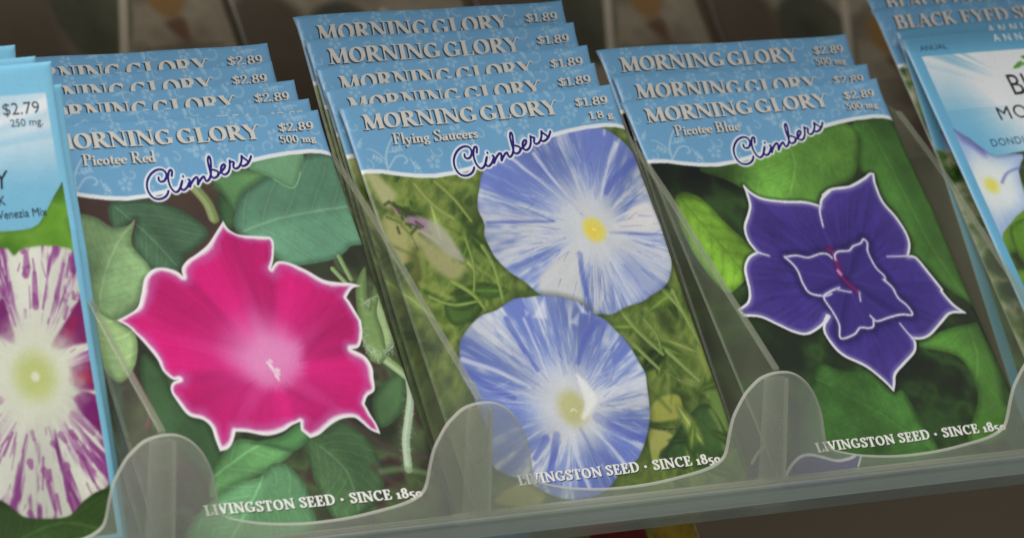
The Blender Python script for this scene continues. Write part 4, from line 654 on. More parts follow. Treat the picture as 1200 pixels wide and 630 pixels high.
# each glyph: advance, [ (kind, points) ]; kind n = nib stroke, t = thin stroke, s = serif bar, d = dot
def serif(x0, x1, y): return ('s', [(x0, y), (x1, y)])
G = {
 'M': (1.08, [('t', [(.14, .02), (.2, .96)]), ('n', [(.2, .96), (.5, .06)]), ('t', [(.5, .06), (.84, .96)]), ('n', [(.86, .97), (.9, .03)]), serif(.02, .26, .02), serif(.76, 1.04, .02), serif(.06, .22, .98), serif(.84, 1.0, .98)]),
 'O': (.9, [('n', el(.45, .5, .32, .46, 0, 360, 30))]),
 'R': (.84, [('n', [(.2, .03), (.2, .97)]), ('n', [(.2, .97), (.38, .97)] + el(.40, .745, .2, .225, 90, -90, 10) + [(.2, .52)]), ('n', [(.40, .5), (.72, .04)]), serif(.04, .36, .02), serif(.04, .3, .98), serif(.68, .84, .02)]),
 'N': (.92, [('t', [(.16, .02), (.16, .96)]), ('n', [(.16, .97), (.74, .06)]), ('t', [(.76, .04), (.76, .98)]), serif(.04, .28, .02), serif(.02, .2, .98), serif(.64, .88, .98)]),
 'I': (.4, [('n', [(.2, .03), (.2, .97)]), serif(.04, .36, .02), serif(.04, .36, .98)]),
 'G': (.94, [('n', el(.46, .5, .33, .46, 48, 312, 24)), ('n', [(.72, .1), (.72, .4)]), serif(.56, .86, .42), ('t', [(.70, .97), (.70, .72)])]),
 'L': (.68, [('n', [(.2, .03), (.2, .97)]), ('t', [(.2, .03), (.58, .03), (.64, .26)]), serif(.04, .36, .98), serif(.04, .3, .02)]),
 'Y': (.82, [('n', [(.14, .96), (.42, .46)]), ('t', [(.42, .46), (.66, .9), (.74, .97), (.82, .93)]), ('n', [(.42, .48), (.42, .03)]), serif(.26, .58, .02), serif(.02, .28, .98)]),
 'B': (.8, [('n', [(.2, .03), (.2, .97)]), ('n', [(.2, .97), (.36, .97)] + el(.38, .755, .18, .215, 90, -90, 10) + [(.2, .53)]), ('n', [(.2, .53), (.4, .53)] + el(.42, .28, .22, .25, 90, -90, 10) + [(.2, .03)]), serif(.04, .24, .02), serif(.04, .24, .98)]),
 'A': (.84, [('t', [(.1, .02), (.4, .97)]), ('n', [(.4, .95), (.7, .03)]), ('t', [(.2, .34), (.6, .34)]), serif(.0, .22, .02), serif(.56, .84, .02)]),
 'C': (.82, [('n', el(.46, .5, .33, .46, 48, 312, 24)), ('t', [(.70, .97), (.70, .7)])]),
 'K': (.86, [('n', [(.2, .03), (.2, .97)]), ('t', [(.22, .42), (.68, .96)]), ('n', [(.36, .58), (.74, .03)]), serif(.04, .36, .02), serif(.04, .36, .98), serif(.56, .8, .98), serif(.66, .88, .02)]),
 'E': (.72, [('n', [(.2, .03), (.2, .97)]), ('t', [(.1, .97), (.58, .97), (.6, .76)]), ('t', [(.2, .52), (.48, .52)]), ('t', [(.48, .62), (.48, .42)]), ('t', [(.1, .03), (.6, .03), (.65, .26)]), serif(.04, .3, .02), serif(.04, .3, .98)]),
 'D': (.9, [('n', [(.2, .03), (.2, .97)]), ('n', [(.2, .97), (.38, .97)] + el(.4, .5, .36, .47, 90, -90, 16) + [(.2, .03)]), serif(.04, .3, .02), serif(.04, .3, .98)]),
 'S': (.64, [('n', sm((.52, .78), (.46, .93), (.3, .97), (.15, .89), (.13, .74), (.28, .58), (.44, .45), (.52, .28), (.46, .1), (.3, .03), (.14, .08), (.08, .24))), ('t', [(.53, .96), (.53, .76)]), ('t', [(.08, .04), (.08, .26)])]),
 'T': (.76, [('t', [(.06, .76), (.08, .97), (.68, .97), (.7, .76)]), ('n', [(.38, .97), (.38, .03)]), serif(.22, .54, .02)]),
 'V': (.8, [('n', [(.12, .97), (.4, .06)]), ('t', [(.4, .06), (.68, .97)]), serif(.0, .26, .98), serif(.56, .82, .98)]),
 'P': (.74, [('n', [(.2, .03), (.2, .97)]), ('n', [(.2, .97), (.38, .97)] + el(.40, .72, .2, .25, 90, -90, 10) + [(.2, .47)]), serif(.04, .38, .02), serif(.04, .3, .98)]),
 'F': (.68, [('n', [(.2, .03), (.2, .97)]), ('t', [(.1, .97), (.58, .97), (.6, .74)]), ('t', [(.2, .52), (.46, .52)]), ('t', [(.46, .64), (.46, .4)]), serif(.04, .38, .02), serif(.04, .3, .98)]),
 'U': (.88, [('n', [(.18, .97), (.18, .3)] + el(.44, .28, .26, .25, 180, 360, 12) ), ('t', [(.70, .28), (.70, .97)]), serif(.02, .34, .98), serif(.58, .82, .98)]),
 'i': (.3, [('n', [(.15, .03), (.15, .5)]), ('d', [(.15, .72)]), serif(.04, .28, .02), serif(.02, .15, .5)]),
 'c': (.46, [('n', el(.26, .26, .17, .24, 50, 310, 16)), ('d', [(.37, .42)])]),
 'o': (.54, [('n', el(.27, .26, .18, .24, 0, 360, 20))]),
 't': (.36, [('n', [(.17, .68), (.17, .12)]), ('t', [(.17, .1), (.23, .03), (.33, .08)]), serif(.04, .32, .5)]),
 'e': (.47, [('n', el(.25, .26, .17, .24, 10, 310, 18)), ('t', [(.09, .28), (.42, .28)])]),
 'd': (.58, [('n', el(.24, .26, .16, .24, 0, 360, 18)), ('n', [(.41, .03), (.41, .97)]), serif(.3, .42, .98), serif(.42, .52, .02)]),
 'b': (.56, [('n', el(.32, .26, .16, .24, 0, 360, 18)), ('n', [(.15, .05), (.15, .97)]), serif(.04, .16, .98)]),
 'l': (.3, [('n', [(.15, .03), (.15, .97)]), serif(.04, .28, .02), serif(.03, .16, .98)]),
 'y': (.54, [('n', [(.1, .5), (.28, .04)]), ('t', [(.46, .5), (.28, .04), (.18, -.2), (.08, -.24)]), serif(.01, .2, .5), serif(.36, .54, .5), ('d', [(.08, -.22)])]),
 'n': (.6, [('n', [(.15, .03), (.15, .5)]), ('n', [(.16, .36)] + el(.31, .32, .14, .18, 160, 0, 8) + [(.45, .03)]), serif(.04, .26, .02), serif(.35, .57, .02), serif(.03, .15, .5)]),
 'm': (.88, [('n', [(.15, .03), (.15, .5)]), ('n', [(.16, .36)] + el(.30, .32, .13, .18, 160, 0, 8) + [(.43, .03)]), ('n', [(.44, .36)] + el(.58, .32, .13, .18, 160, 0, 8) + [(.71, .03)]), serif(.04, .26, .02), serif(.34, .54, .02), serif(.62, .84, .02), serif(.03, .15, .5)]),
 'g': (.52, [('n', el(.24, .34, .14, .16, 0, 360, 16)), ('t', [(.16, .2), (.12, .12), (.2, .05), (.36, .02)]), ('n', el(.25, -.1, .17, .12, 0, 360, 16)), ('t', [(.36, .44), (.48, .5)])]),
 'a': (.5, [('n', el(.2, .17, .13, .15, 0, 360, 14)), ('n', [(.36, .05), (.36, .36)]), ('t', el(.22, .36, .14, .14, 0, 160, 8)), serif(.36, .47, .03)]),
 'u': (.6, [('n', [(.14, .5), (.14, .2)] + el(.27, .18, .13, .15, 180, 330, 8)), ('n', [(.43, .5), (.43, .03)]), serif(.03, .15, .5), serif(.32, .44, .5), serif(.43, .55, .02)]),
 'r': (.42, [('n', [(.15, .03), (.15, .5)]), ('t', [(.16, .36), (.26, .49), (.36, .48)]), ('d', [(.35, .46)]), serif(.04, .28, .02), serif(.03, .15, .5)]),
 's': (.42, [('n', sm((.32, .4), (.26, .49), (.16, .49), (.1, .4), (.16, .3), (.28, .22), (.33, .12), (.26, .03), (.14, .03), (.08, .12)))]),
 '$': (.62, [('n', sm((.5, .72), (.44, .86), (.3, .9), (.15, .83), (.13, .7), (.28, .56), (.44, .44), (.5, .28), (.44, .12), (.3, .07), (.14, .12), (.1, .26))), ('t', [(.3, -.04), (.3, 1.02)])]),
 '1': (.46, [('n', [(.26, .03), (.26, .97)]), ('t', [(.1, .8), (.26, .97)]), serif(.1, .42, .02)]),
 '2': (.62, [('n', sm((.1, .72), (.14, .9), (.3, .97), (.46, .88), (.48, .7), (.38, .5), (.2, .24), (.1, .06))), ('n', [(.1, .05), (.54, .05)]), ('t', [(.54, .05), (.57, .2)])]),
 '8': (.62, [('n', el(.31, .745, .17, .22, 0, 360, 18)), ('n', el(.31, .27, .21, .24, 0, 360, 20))]),
 '9': (.62, [('n', el(.3, .66, .19, .3, 0, 360, 20)), ('n', sm((.49, .66), (.48, .36), (.38, .12), (.2, .03)))]),
 '5': (.6, [('t', [(.16, .96), (.52, .96)]), ('n', [(.17, .96), (.14, .56)]), ('n', [(.14, .56)] + el(.28, .31, .2, .28, 110, -140, 16))]),
 '0': (.64, [('n', el(.32, .5, .21, .46, 0, 360, 24))]),
 '.': (.28, [('d', [(.12, .08)])]),
 '*': (.5, [('D', [(.2, .42)])]),
 'j': (.42, [('n', [(.2, .03), (.2, .55)]), ('t', [(.06, .48), (.2, .55)]), serif(.06, .36, .02)]),                      # old-style 1
 'q': (.52, [('t', [(.14, .54), (.46, .56)]), ('n', [(.16, .52), (.14, .24)]), ('n', [(.14, .24)] + el(.24, .02, .18, .24, 110, -140, 14))]),   # old-style 5
 'z': (.58, [('n', el(.29, .27, .2, .25, 0, 360, 18))]),                                                              # old-style 0
 '-': (.4, [('n', [(.06, .4), (.34, .4)])]),
 ' ': (.32, []), '_': (.14, []),
}

def field_mesh(x0, y0, st, F):
    """polygons of the region F<0 on a regular grid (marching squares; full cells of a row merged)"""
    ny, nx = F.shape; V = []; P = []; key = {}
    def vid(x, y):
        k = (round(x, 5), round(y, 5))
        if k not in key: key[k] = len(V); V.append(k)
        return key[k]
    ins = F < 0
    full = ins[:-1, :-1] & ins[1:, :-1] & ins[:-1, 1:] & ins[1:, 1:]
    part = (ins[:-1, :-1] | ins[1:, :-1] | ins[:-1, 1:] | ins[1:, 1:]) & ~full
    for j in range(ny - 1):
        i = 0
        while i < nx - 1:
            if full[j, i]:
                k = i
                while k < nx - 1 and full[j, k]: k += 1
                P.append([vid(x0 + i * st, y0 + j * st), vid(x0 + k * st, y0 + j * st), vid(x0 + k * st, y0 + (j + 1) * st), vid(x0 + i * st, y0 + (j + 1) * st)]); i = k
            else:
                if part[j, i]:
                    cs = [(i, j), (i + 1, j), (i + 1, j + 1), (i, j + 1)]; pl = []
                    for a in range(4):
                        p, q = cs[a], cs[(a + 1) % 4]; fa, fb = F[p[1], p[0]], F[q[1], q[0]]
                        if fa < 0: pl.append((x0 + p[0] * st, y0 + p[1] * st))
                        if (fa < 0) != (fb < 0):
                            t = fa / (fa - fb); pl.append((x0 + (p[0] + t * (q[0] - p[0])) * st, y0 + (p[1] + t * (q[1] - p[1])) * st))
                    ids = []
                    for p in pl:
                        n = vid(*p)
                        if n not in ids: ids.append(n)
                    if len(ids) > 2: P.append(ids)
                i += 1
    return V, P

GC = {}
def glyph(ch, nib, thin):
    k = (ch, nib, thin)
    if k in GC: return GC[k]
    st = .035; x0, y0 = -.2, -.42; nx, ny = int(1.6 / st), int(1.6 / st)
    X, Y = np.meshgrid(x0 + np.arange(nx) * st, y0 + np.arange(ny) * st)
    F = np.full(X.shape, 9.0); ph = math.radians(12)
    for kind, pts in G[ch][1]:
        if kind in 'dD':
            r = nib * (1.15 if kind == 'd' else 1.25); F = np.minimum(F, (np.hypot(X - pts[0][0], Y - pts[0][1]) - r) / r); continue
        a, b, t = (nib, thin, ph) if kind == 'n' else ((thin * 1.25, thin, 0) if kind == 't' else (thin * 1.1, thin * .95, 0))
        ca, sa = math.cos(t), math.sin(t)
        T = lambda x, y: ((x * ca + y * sa) / a, (-x * sa + y * ca) / b)
        q = [T(*p) for p in pts]; U, W = T(X, Y)
        d, _, _ = line_dist(U, W, q); F = np.minimum(F, d - 1)
    GC[k] = field_mesh(x0, y0, st, F) if G[ch][1] else ([], [])
    return GC[k]

def lettering(text, u0, u1, base, cap, nib=.1, thin=.035, shear=0.0, du=0, dv=0, lift=.07, track=0.0, name='lettering', mat=None):
    adv = sum(G[c][0] + track for c in text) - track
    sx = (u1 - u0) / adv; V = []; F = []; x = 0
    for c in text:
        gv, gf = glyph(c, nib, thin); o = len(V)
        V += [(u0 + (x + p[0]) * sx + shear * p[1] * cap + du, base - p[1] * cap + dv) for p in gv]
        F += [[o + i for i in f] for f in gf]; x += G[c][0] + track
    V = np.array(V)
    return quick_mesh(name, loc(V[:, 0], V[:, 1], zf(V[:, 0], V[:, 1]) + lift), F, mat)

def merge(meshes, name):
    V = []; F = []
    for m in meshes:
        o = len(V); V += [tuple(v.co) for v in m.vertices]; F += [[o + i for i in p.vertices] for p in m.polygons]
    return quick_mesh(name, V, F, meshes[0].materials[0])

def script_mesh():
    st = .11; x0, y0 = 25.0, 8.0; X, Y = np.meshgrid(x0 + np.arange(int(38 / st)) * st, y0 + np.arange(int(19 / st)) * st)
    F = np.full(X.shape, 9.0)
    for s in HD['script']:
        P = smooth(s, 6, False); d, t, _ = line_dist(X, Y, P); F = np.minimum(F, d - .30)
    V, P = field_mesh(x0, y0, st, F); V = np.array(V)
    return quick_mesh('script_lettering', loc(V[:, 0], V[:, 1], zf(V[:, 0], V[:, 1]) + .09), [f[::-1] for f in P], M_NAVY)

def sans(text, u, base, cap, mat, align='LEFT', name='lettering', shear=0.0, sx=1.0, space=1.0, bold=0.0):
    cu = bpy.data.curves.new('t', 'FONT'); cu.body = text; cu.align_x = align; cu.size = 1.0; cu.space_character = space; cu.shear = shear; cu.offset = bold; cu.resolution_u = 4
    o = bpy.data.objects.new('t', cu); C.objects.link(o)
    dg = bpy.context.evaluated_depsgraph_get(); dg.update()
    me = bpy.data.meshes.new_from_object(o.evaluated_get(dg))
    co = np.empty(len(me.vertices) * 3); me.vertices.foreach_get('co', co); co = co.reshape(-1, 3)
    k = cap / .729
    U = u + co[:, 0] * k * sx; Vv = base - co[:, 1] * k
    P = loc(U, Vv, zf(np.clip(U, 0, PW), np.clip(Vv, 0, PH)) + .08)
    keep = [list(p.vertices) for p in me.polygons]
    m2 = quick_mesh(name, P, keep, mat)
    bpy.data.objects.remove(o); bpy.data.curves.remove(cu); bpy.data.meshes.remove(me)
    return m2

ARTS = {'red': art_red(), 'saucer': art_saucer(), 'blue': art_blue(), 'left': art_striped(), 'right': art_bluebird(), 'thun': art_thunbergia(), 'garden': art_garden(), 'card': art_card()}
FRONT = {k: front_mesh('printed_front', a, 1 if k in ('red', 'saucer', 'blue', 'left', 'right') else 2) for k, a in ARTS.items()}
POUCH = pouch_mesh()
SCRIPT = script_mesh()
def shadowed(fn, name):
    """cream lettering plus the dark drop shadow printed with it"""
    return fn(name=name, mat=M_WHITE, lift=.10), fn(name=name + '_shadow', mat=M_DARK, lift=.05, du=-.42, dv=.24)
T_MG = shadowed(lambda **k: lettering('MORNING_GLORY', 4.6, 64.0, 7.3, 4.2, .115, .032, .08, **k), 'title_lettering')
T_BES = shadowed(lambda **k: lettering('BLACK EYED SUSAN', 4.6, 66.0, 7.3, 4.2, .115, .032, .08, **k), 'title_lettering')
def price(p, w, u0w, u1w, bw):
    return shadowed(lambda **k: merge([lettering(p, 69.9, 80.2, 5.35, 2.3, .085, .045, .12, **k), lettering(w, u0w, u1w, bw, 2.15, .085, .05, .08, **k)], k['name']), 'price_lettering')
PR289 = price('$2.89', '500 mg', 69.2, 79.6, 8.6); PR189 = price('$1.89', '1.8 g', 72.8, 80.2, 9.25)
NAME = {k: shadowed(lambda **kk: lettering(t, 11.6, u1, 11.95, 3.1, .085, .035, .14, **kk), 'variety_lettering') for k, t, u1 in (('red', 'Picotee Red', 32.2), ('saucer', 'Flying Saucers', 37.2), ('blue', 'Picotee Blue', 32.4))}
SLOGAN = lettering('LIVINGSTON SEED * SINCE j8qz', 14.3, 75.9, 105.45, 2.55, .115, .055, 0, name='slogan_lettering', mat=M_SLOGAN, track=.05)
SLOGAN_SH = lettering('LIVINGSTON SEED * SINCE j8qz', 14.3, 75.9, 105.45, 2.55, .115, .055, 0, name='slogan_shadow', mat=flat_ink('slogan_shadow_ink', (48, 56, 40)), track=.05, lift=.04, du=.16, dv=.2)
LEFT_TXT = [('price_lettering', merge([sans('$2.79', 78.0, 11.9, 3.0, M_GREYINK, 'RIGHT', sx=1.12), sans('250 mg.', 78.3, 14.75, 1.85, M_GREYINK, 'RIGHT', sx=1.12)], 'price_lettering')),
            ('title_lettering', sans('MORNING GLORY', 65.6, 29.2, 4.5, M_BLACK, 'RIGHT', 'title_lettering', .15)),
            ('variety_lettering', merge([sans('K', 64.2, 33.0, 2.3, M_BLACK, 'RIGHT'), sans('Carnevale di Venezia Mix', 75.2, 36.2, 2.05, M_BLUEINK, 'RIGHT')], 'variety_lettering'))]
def tri_leaf(p):
    P = smooth(p, 4); w = zf(P[:, 0], P[:, 1]) + .09
    return quick_mesh('leaf_emblem', loc(P[:, 0], P[:, 1], w), [list(range(len(P)))[::-1]], M_GREENINK)
RIGHT_TXT = [('annual_lettering', merge([sans('ANUAL', 3.9, 5.1, 1.7, M_BLUEINK, 'LEFT', 'a', 0, 1.2)], 'annual_lettering')),
             ('banner_lettering', sans('ANNUAL', 29.8, 3.95, 2.45, M_SLOGAN, 'LEFT', 'banner_lettering', 0, 1.0, 1.75)),
             ('title_lettering', merge([sans('BLUE', 27.3, 21.1, 7.0, M_BLACK, 'LEFT', 'b', 0, .9), sans('MORNING', 19.2, 28.3, 4.3, M_BLACK, 'LEFT', 'b', 0, 1.05, 1.12)], 'title_lettering')),
             ('spanish_lettering', sans('DONDIEGO', 12.8, 35.95, 2.3, M_BLUEINK, 'LEFT', 'spanish_lettering', 0, 1.0, 1.1)),
             ('leaf_emblem', merge([tri_leaf(p) for p in DATA['right']['leafs']], 'leaf_emblem'))]

PACKETS = {}
def packet(kind, M, parts, label, group):
    root = bpy.data.objects.new('seed_packet', None); C.objects.link(root)
    root.empty_display_size = .02
    root.matrix_world = mat4(M); root['label'] = label; root['category'] = 'seed packet'
    if group: root['group'] = group
    mesh_obj('paper_pouch', POUCH, root); mesh_obj('printed_front', FRONT[kind], root)
    for nm, me in parts: mesh_obj(nm, me, root)
    return root

def P_(n): return pose_matrix(POSES[n]['R'], POSES[n]['o'])
def liv(kind, pr, level, title=None):
    t = title or T_MG
    L = [('title_lettering', t[0]), ('title_shadow', t[1]), ('price_lettering', pr[0]), ('price_shadow', pr[1])]
    if level == 0:
        n = NAME[kind]; L += [('variety_lettering', n[0]), ('variety_shadow', n[1]), ('script_lettering', SCRIPT), ('slogan_lettering', SLOGAN), ('slogan_shadow', SLOGAN_SH)]
    return L
ORD = ['front', 'second from the front', 'third from the front', 'fourth from the front', 'rearmost']
for i in range(5):
    lab = 'seed packet with a white edged magenta flower, foremost of the left fan of blue headings' if i == 0 else 'blue headed seed packet, %s in the fan behind the magenta flower packet' % ORD[i]
    packet('red', P_('P1_%d' % i), liv('red', PR289, i), lab, 'seed packets behind the magenta flower packet')
for i in range(5):
    lab = 'seed packet with two blue and white streaked flowers, foremost of the middle fan' if i == 0 else 'blue headed seed packet, %s in the fan behind the two streaked flowers' % ORD[i]
    packet('saucer', P_('P2_%d' % i), liv('saucer', PR189, i), lab, 'seed packets behind the streaked flower packet')
for i in range(3):
    lab = ['seed packet with a white edged purple star flower on dark leaves', 'blue headed seed packet between the purple flower packet and the rearmost one of its fan', 'rearmost blue headed seed packet of the three behind the purple flower'][i]
    packet('blue', P_('P3_%d' % i), liv('blue', PR289, i), lab, 'seed packets behind the purple flower packet')
for i in range(4):
    lab = ['pale blue framed seed packet with a purple and white striped flower at left edge', 'pale blue seed packet showing a strip along the right of the striped flower packet', 'pale blue seed packet whose corner peeks above the striped flower packet', 'rearmost pale blue seed packet at the far left, only its top corner showing'][i]
    packet('left', P_('P0_%d' % i), LEFT_TXT if i == 0 else [], lab, 'pale blue packets at the left edge')
for i in range(2):
    packet('right', P_('P4_%d' % i), RIGHT_TXT, ['blue framed seed packet with rayed heading and a pale blue flower at right edge', 'blue framed seed packet directly behind the rayed heading packet at right'][i], 'blue packets at the right edge')
for i in range(2):
    packet('thun', P_('P4_%d' % (i + 2)), liv('thun', PR289, 1, T_BES), ['seed packet with cream serif heading, just behind the rayed packets at right', 'rearmost seed packet at right, its cream serif heading cut by the top edge'][i], 'serif headed packets at the right edge')

# ------------------------------------------------------------------ the clear plastic tray
tray = bpy.data.objects.new('display_tray', None); C.objects.link(tray)
TB = np.eye(4); TB[:3, :3] = RW; TB[:3, 3] = rack(41, 118, 0); tray.matrix_world = mat4(TB); tray.empty_display_size = .03
tray['label'] = 'cloudy clear plastic tray with round topped lugs holding the packets'; tray['category'] = 'display tray'
def tl(u, v, w): return ((u - 41) / 1000, -(v - 118) / 1000, w / 1000)

SV = np.array([0, 1, -.72]) / math.hypot(1, .72); SN = np.array([0, .72, 1]) / math.hypot(1, .72)
LIP_ORG = np.array([0, 92, 19.0])
def lip(u, s, n=0.0):
    p = LIP_ORG + np.array([u, 0, 0]) + SV * s + SN * n
    return tl(*p)
DIV = [-183.5, -93.5, -3.5, 86.5, 176.5, 266.5]
HUMP = [(-15.0, 14.0), (-14.0, 10.2), (-12.6, 7.6), (-10.6, 4.7), (-8.6, 2.9), (-6.2, 1.2), (-3.6, .35), (-1.2, 0), (1.2, 0), (3.6, .35), (6.2, 1.5), (8.6, 3.3), (10.6, 5.5), (12.4, 8.4), (13.6, 11.4), (14.3, 14.6)]
SCAL = [(14.9, 17.6), (15.6, 19.6), (17.2, 20.9), (20, 21.8), (25, 23.0), (30, 23.8), (36, 24.4), (41, 24.65), (46, 24.65), (51, 24.5), (56, 24.1), (61, 23.5), (66, 22.8), (69.5, 22.0), (72, 20.9), (73.6, 19.4), (74.4, 17.0)]
prof = []
for d in DIV: prof += [(d + a, b) for a, b in HUMP] + [(d + a, b) for a, b in SCAL]
prof = [p for p in smooth(prof, 3, False) if -200 < p[0] < 290]
TK = 1.3
V = []; F = []; mi = []
for u, s in prof:
    for (ss, n) in ((s + .45, 0), (s, -.35), (s, -TK + .35), (s + .45, -TK), (28.6, 0), (28.6, -TK)): V.append(lip(u, ss, n))
for i in range(len(prof) - 1):
    a, b = 6 * i, 6 * (i + 1)
    for q, m in (((0, 4), 0), ((3, 5), 0)):
        F.append([a + q[0], b + q[0], b + q[1], a + q[1]]); mi.append(m)
    for k in range(3): F.append([a + k, a + k + 1, b + k + 1, b + k]); mi.append(1)
me = quick_mesh('front_lip', V, F, [M_PLASTIC, M_EDGE])
for p, m in zip(me.polygons, mi): p.material_index = m
mesh_obj('front_lip', me, tray)

def prism(name, outline, mat, parent, tm, a, b, bevel=0.0):
    """extrude a closed outline from a to b; tm(p, t) gives the tray-local point"""
    n = len(outline); V = [tm(p, a) for p in outline] + [tm(p, b) for p in outline]
    F = [list(range(n))[::-1], [n + i for i in range(n)]] + [[i, (i + 1) % n, n + (i + 1) % n, n + i] for i in range(n)]
    me = quick_mesh(name, V, F, mat)
    import bmesh
    bm = bmesh.new(); bm.from_mesh(me); bmesh.ops.recalc_face_normals(bm, faces=bm.faces); bm.to_mesh(me); bm.free()
    o = mesh_obj(name, me, parent)
    if bevel:
        bv = o.modifiers.new('bevel', 'BEVEL'); bv.width = bevel / 1000; bv.segments = 2; bv.limit_method = 'ANGLE'
    return o
# front rail under the lip
prism('front_rail', [(28.2, 1.2), (33.0, 1.0), (33.0, -4.2), (28.2, -4.2)], M_RAIL, tray, lambda p, t: lip(t, p[0], p[1]), -199, 289, .7)
prism('inner_ledge', [(27.5, -TK - .05), (28.15, -TK - .05), (28.15, -4.2), (27.5, -4.2)], M_EDGE, tray, lambda p, t: lip(t, p[0], p[1]), -199, 289)
fin = [(91.0, 17.6), (64.4, 10.2), (36.2, 2.8), (23.7, -1.2), (10, -6), (-2, -16), (40, -30), (82, -33), (113, -16), (116, -1), (113.4, 1.3)]
for d in DIV[1:5]:
    dv = prism('divider', fin, M_FIN, tray, lambda p, t: tl(t, p[0], p[1]), d - .9, d + .9, .35)
    prism('divider_rim', [(90.7, 18.2), (64.4, 10.75), (36.2, 3.35), (23.7, -.65), (10, -5.45), (10, -6.0), (23.7, -1.25), (36.2, 2.75), (64.4, 10.15), (90.95, 17.55)], M_RIM, dv, lambda p, t: tl(t, p[0], p[1]), d - .95, d + .95, .2)
    prism('rib', [(1.6, -TK - .05), (28.1, -TK - .05), (28.1, -4.6), (1.6, -3.2)], M_PLASTIC, tray, lambda p, t: lip(t, p[0], p[1]), d - 3.0, d + 3.0, .6)
    prism('rib_edge', [(2.2, -TK - .02), (28.0, -TK - .02), (28.0, -2.4), (2.2, -2.4)], M_EDGE, tray, lambda p, t: lip(t, p[0], p[1]), d + 3.05, d + 3.75, .15)
prism('tray_floor', [(116.4, 1.2), (113.0, -17), (82, -34), (81, -35.6), (114.4, -18), (117.6, -.6)], M_RAIL, tray, lambda p, t: tl(t, p[0], p[1]), -199, 289)

# ------------------------------------------------------------------ dim shop background
m, nt, b = new_mat('dark_board')
tc = nt.nodes.new('ShaderNodeTexCoord'); n1 = nt.nodes.new('ShaderNodeTexNoise'); n1.inputs['Scale'].default_value = 6
cr = nt.nodes.new('ShaderNodeValToRGB'); cr.color_ramp.elements[0].color = (*s2l((88, 76, 58)), 1); cr.color_ramp.elements[1].color = (*s2l((130, 114, 90)), 1)
nt.links.new(tc.outputs['Object'], n1.inputs['Vector']); nt.links.new(n1.outputs['Fac'], cr.inputs['Fac']); nt.links.new(cr.outputs['Color'], b.inputs['Base Color']); b.inputs['Roughness'].default_value = .7
def slab(name, u0, u1, v0, v1, w0, w1, mat):
    V = [tuple(rack(u, v, w)) for w in (w0, w1) for v in (v0, v1) for u in (u0, u1)]
    F = [[0, 1, 3, 2], [4, 6, 7, 5], [0, 4, 5, 1], [2, 3, 7, 6], [0, 2, 6, 4], [1, 5, 7, 3]]
    me = quick_mesh(name, V, F, mat)
    return mesh_obj(name, me)
wall = slab('back_panel', -260, 760, -420, 260, -262, -250, m)
wall['label'] = 'dark brown panel out of focus behind and below the packets'; wall['category'] = 'panel'
I3 = np.eye(3)
packet('garden', pose_matrix(I3, (34, 46, -72)), [], 'blurred packet with red and yellow blossoms glimpsed under the tray rail', 'blurred packets under the tray')
packet('left', pose_matrix(I3, (-30.5, 90, -60)), [], 'blurred packet with a blue heading glimpsed under the tray rail', 'blurred packets under the tray')

goods = [(72, -236, 'leftmost'), (158, -214, 'second from the left'), (246, -226, 'third from the left'), (334, -208, 'fourth from the left'), (424, -222, 'rightmost')]
for u, v, w_ in goods:
    packet('card', pose_matrix(I3, (u, v, -246)), [], 'dim blurred beige packet on the dark back panel, %s of the row' % w_, 'blurred packets on the back panel')
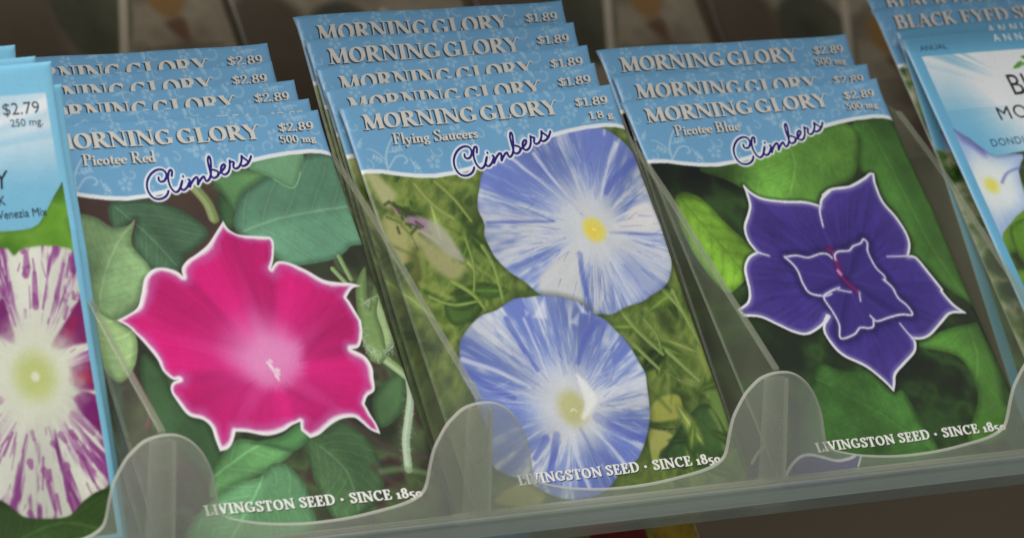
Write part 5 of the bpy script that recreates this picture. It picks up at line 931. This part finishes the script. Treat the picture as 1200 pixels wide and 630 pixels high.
# ------------------------------------------------------------------ light
def area(name, pos, target, sx, sy, power, col):
    l = bpy.data.lights.new(name, 'AREA'); l.shape = 'RECTANGLE'; l.size = sx; l.size_y = sy; l.energy = power; l.color = col
    o = bpy.data.objects.new(name, l); C.objects.link(o); o.location = pos
    from mathutils import Vector
    dvec = Vector(target) - Vector(pos); o.rotation_euler = dvec.to_track_quat('-Z', 'Y').to_euler()
    return o
tgt = rack(60, 40, 0)
area('shop_light', tuple(tgt + RW @ np.array([-380, 440, 540]) / 1000), tuple(tgt),   .5, .5, 6.6, (1.0, .985, .955))
ev_ = np.array([-86, 104]); bv_ = np.array([-88 - .637 * 200, -104])     # level board added out of view to shade packet tops and back panel
SVs = [(ev_[0], ev_[1]), (bv_[0], bv_[1]), (bv_[0] - 12, bv_[1] + 7), (ev_[0] - 12, ev_[1] + 7)]
SVt = [tuple(rack(u, v, w)) for u in (-330, 640) for v, w in SVs]
occluder = mesh_obj('shade_board', quick_mesh('shade_board', SVt, [[0, 1, 2, 3], [7, 6, 5, 4], [0, 4, 5, 1], [1, 5, 6, 2], [2, 6, 7, 3], [3, 7, 4, 0]], flat_ink('shade_board_brown', (96, 80, 66), .6)))
occluder['label'] = 'brown shelf board added unseen above the packets to shade their upper edges'; occluder['category'] = 'occluder'
wd = bpy.data.worlds.new('World'); bpy.context.scene.world = wd; wd.use_nodes = True
wd.node_tree.nodes['Background'].inputs['Color'].default_value = (.62, .64, .66, 1); wd.node_tree.nodes['Background'].inputs['Strength'].default_value = .46

# ------------------------------------------------------------------ camera
R0 = np.array([[0.815959, 0.321479, -0.480481], [-0.071428, 0.880818, 0.468035], [0.573679, -0.347578, 0.741675]]); T0 = np.array([-42.588, -40.466, 1555.641]); FPX = 7357.3
pc = -R0.T @ T0
cl = rack(pc[0], pc[1], -pc[2])
def rv(r): return RW @ np.array([r[0], -r[1], -r[2]])
right, up, back = rv(R0[0]), -rv(R0[1]), -rv(R0[2])
M = np.eye(4); M[:3, 0] = right; M[:3, 1] = up; M[:3, 2] = back; M[:3, 3] = cl
cam = bpy.data.cameras.new('Camera'); co = bpy.data.objects.new('Camera', cam); C.objects.link(co); co.matrix_world = mat4(M)
cam.sensor_width = 36; cam.lens = FPX / 1200 * 36; cam.clip_start = .05; cam.clip_end = 50
cam.dof.use_dof = True; cam.dof.focus_distance = 1.56; cam.dof.aperture_fstop = cam.lens / 9.0
sc = bpy.context.scene; sc.camera = co
sc.view_settings.view_transform = 'Standard'; sc.view_settings.look = 'None'; sc.view_settings.exposure = 0; sc.view_settings.gamma = 1
sc.render.engine = 'CYCLES'
sc.cycles.max_bounces = 10; sc.cycles.transparent_max_bounces = 24
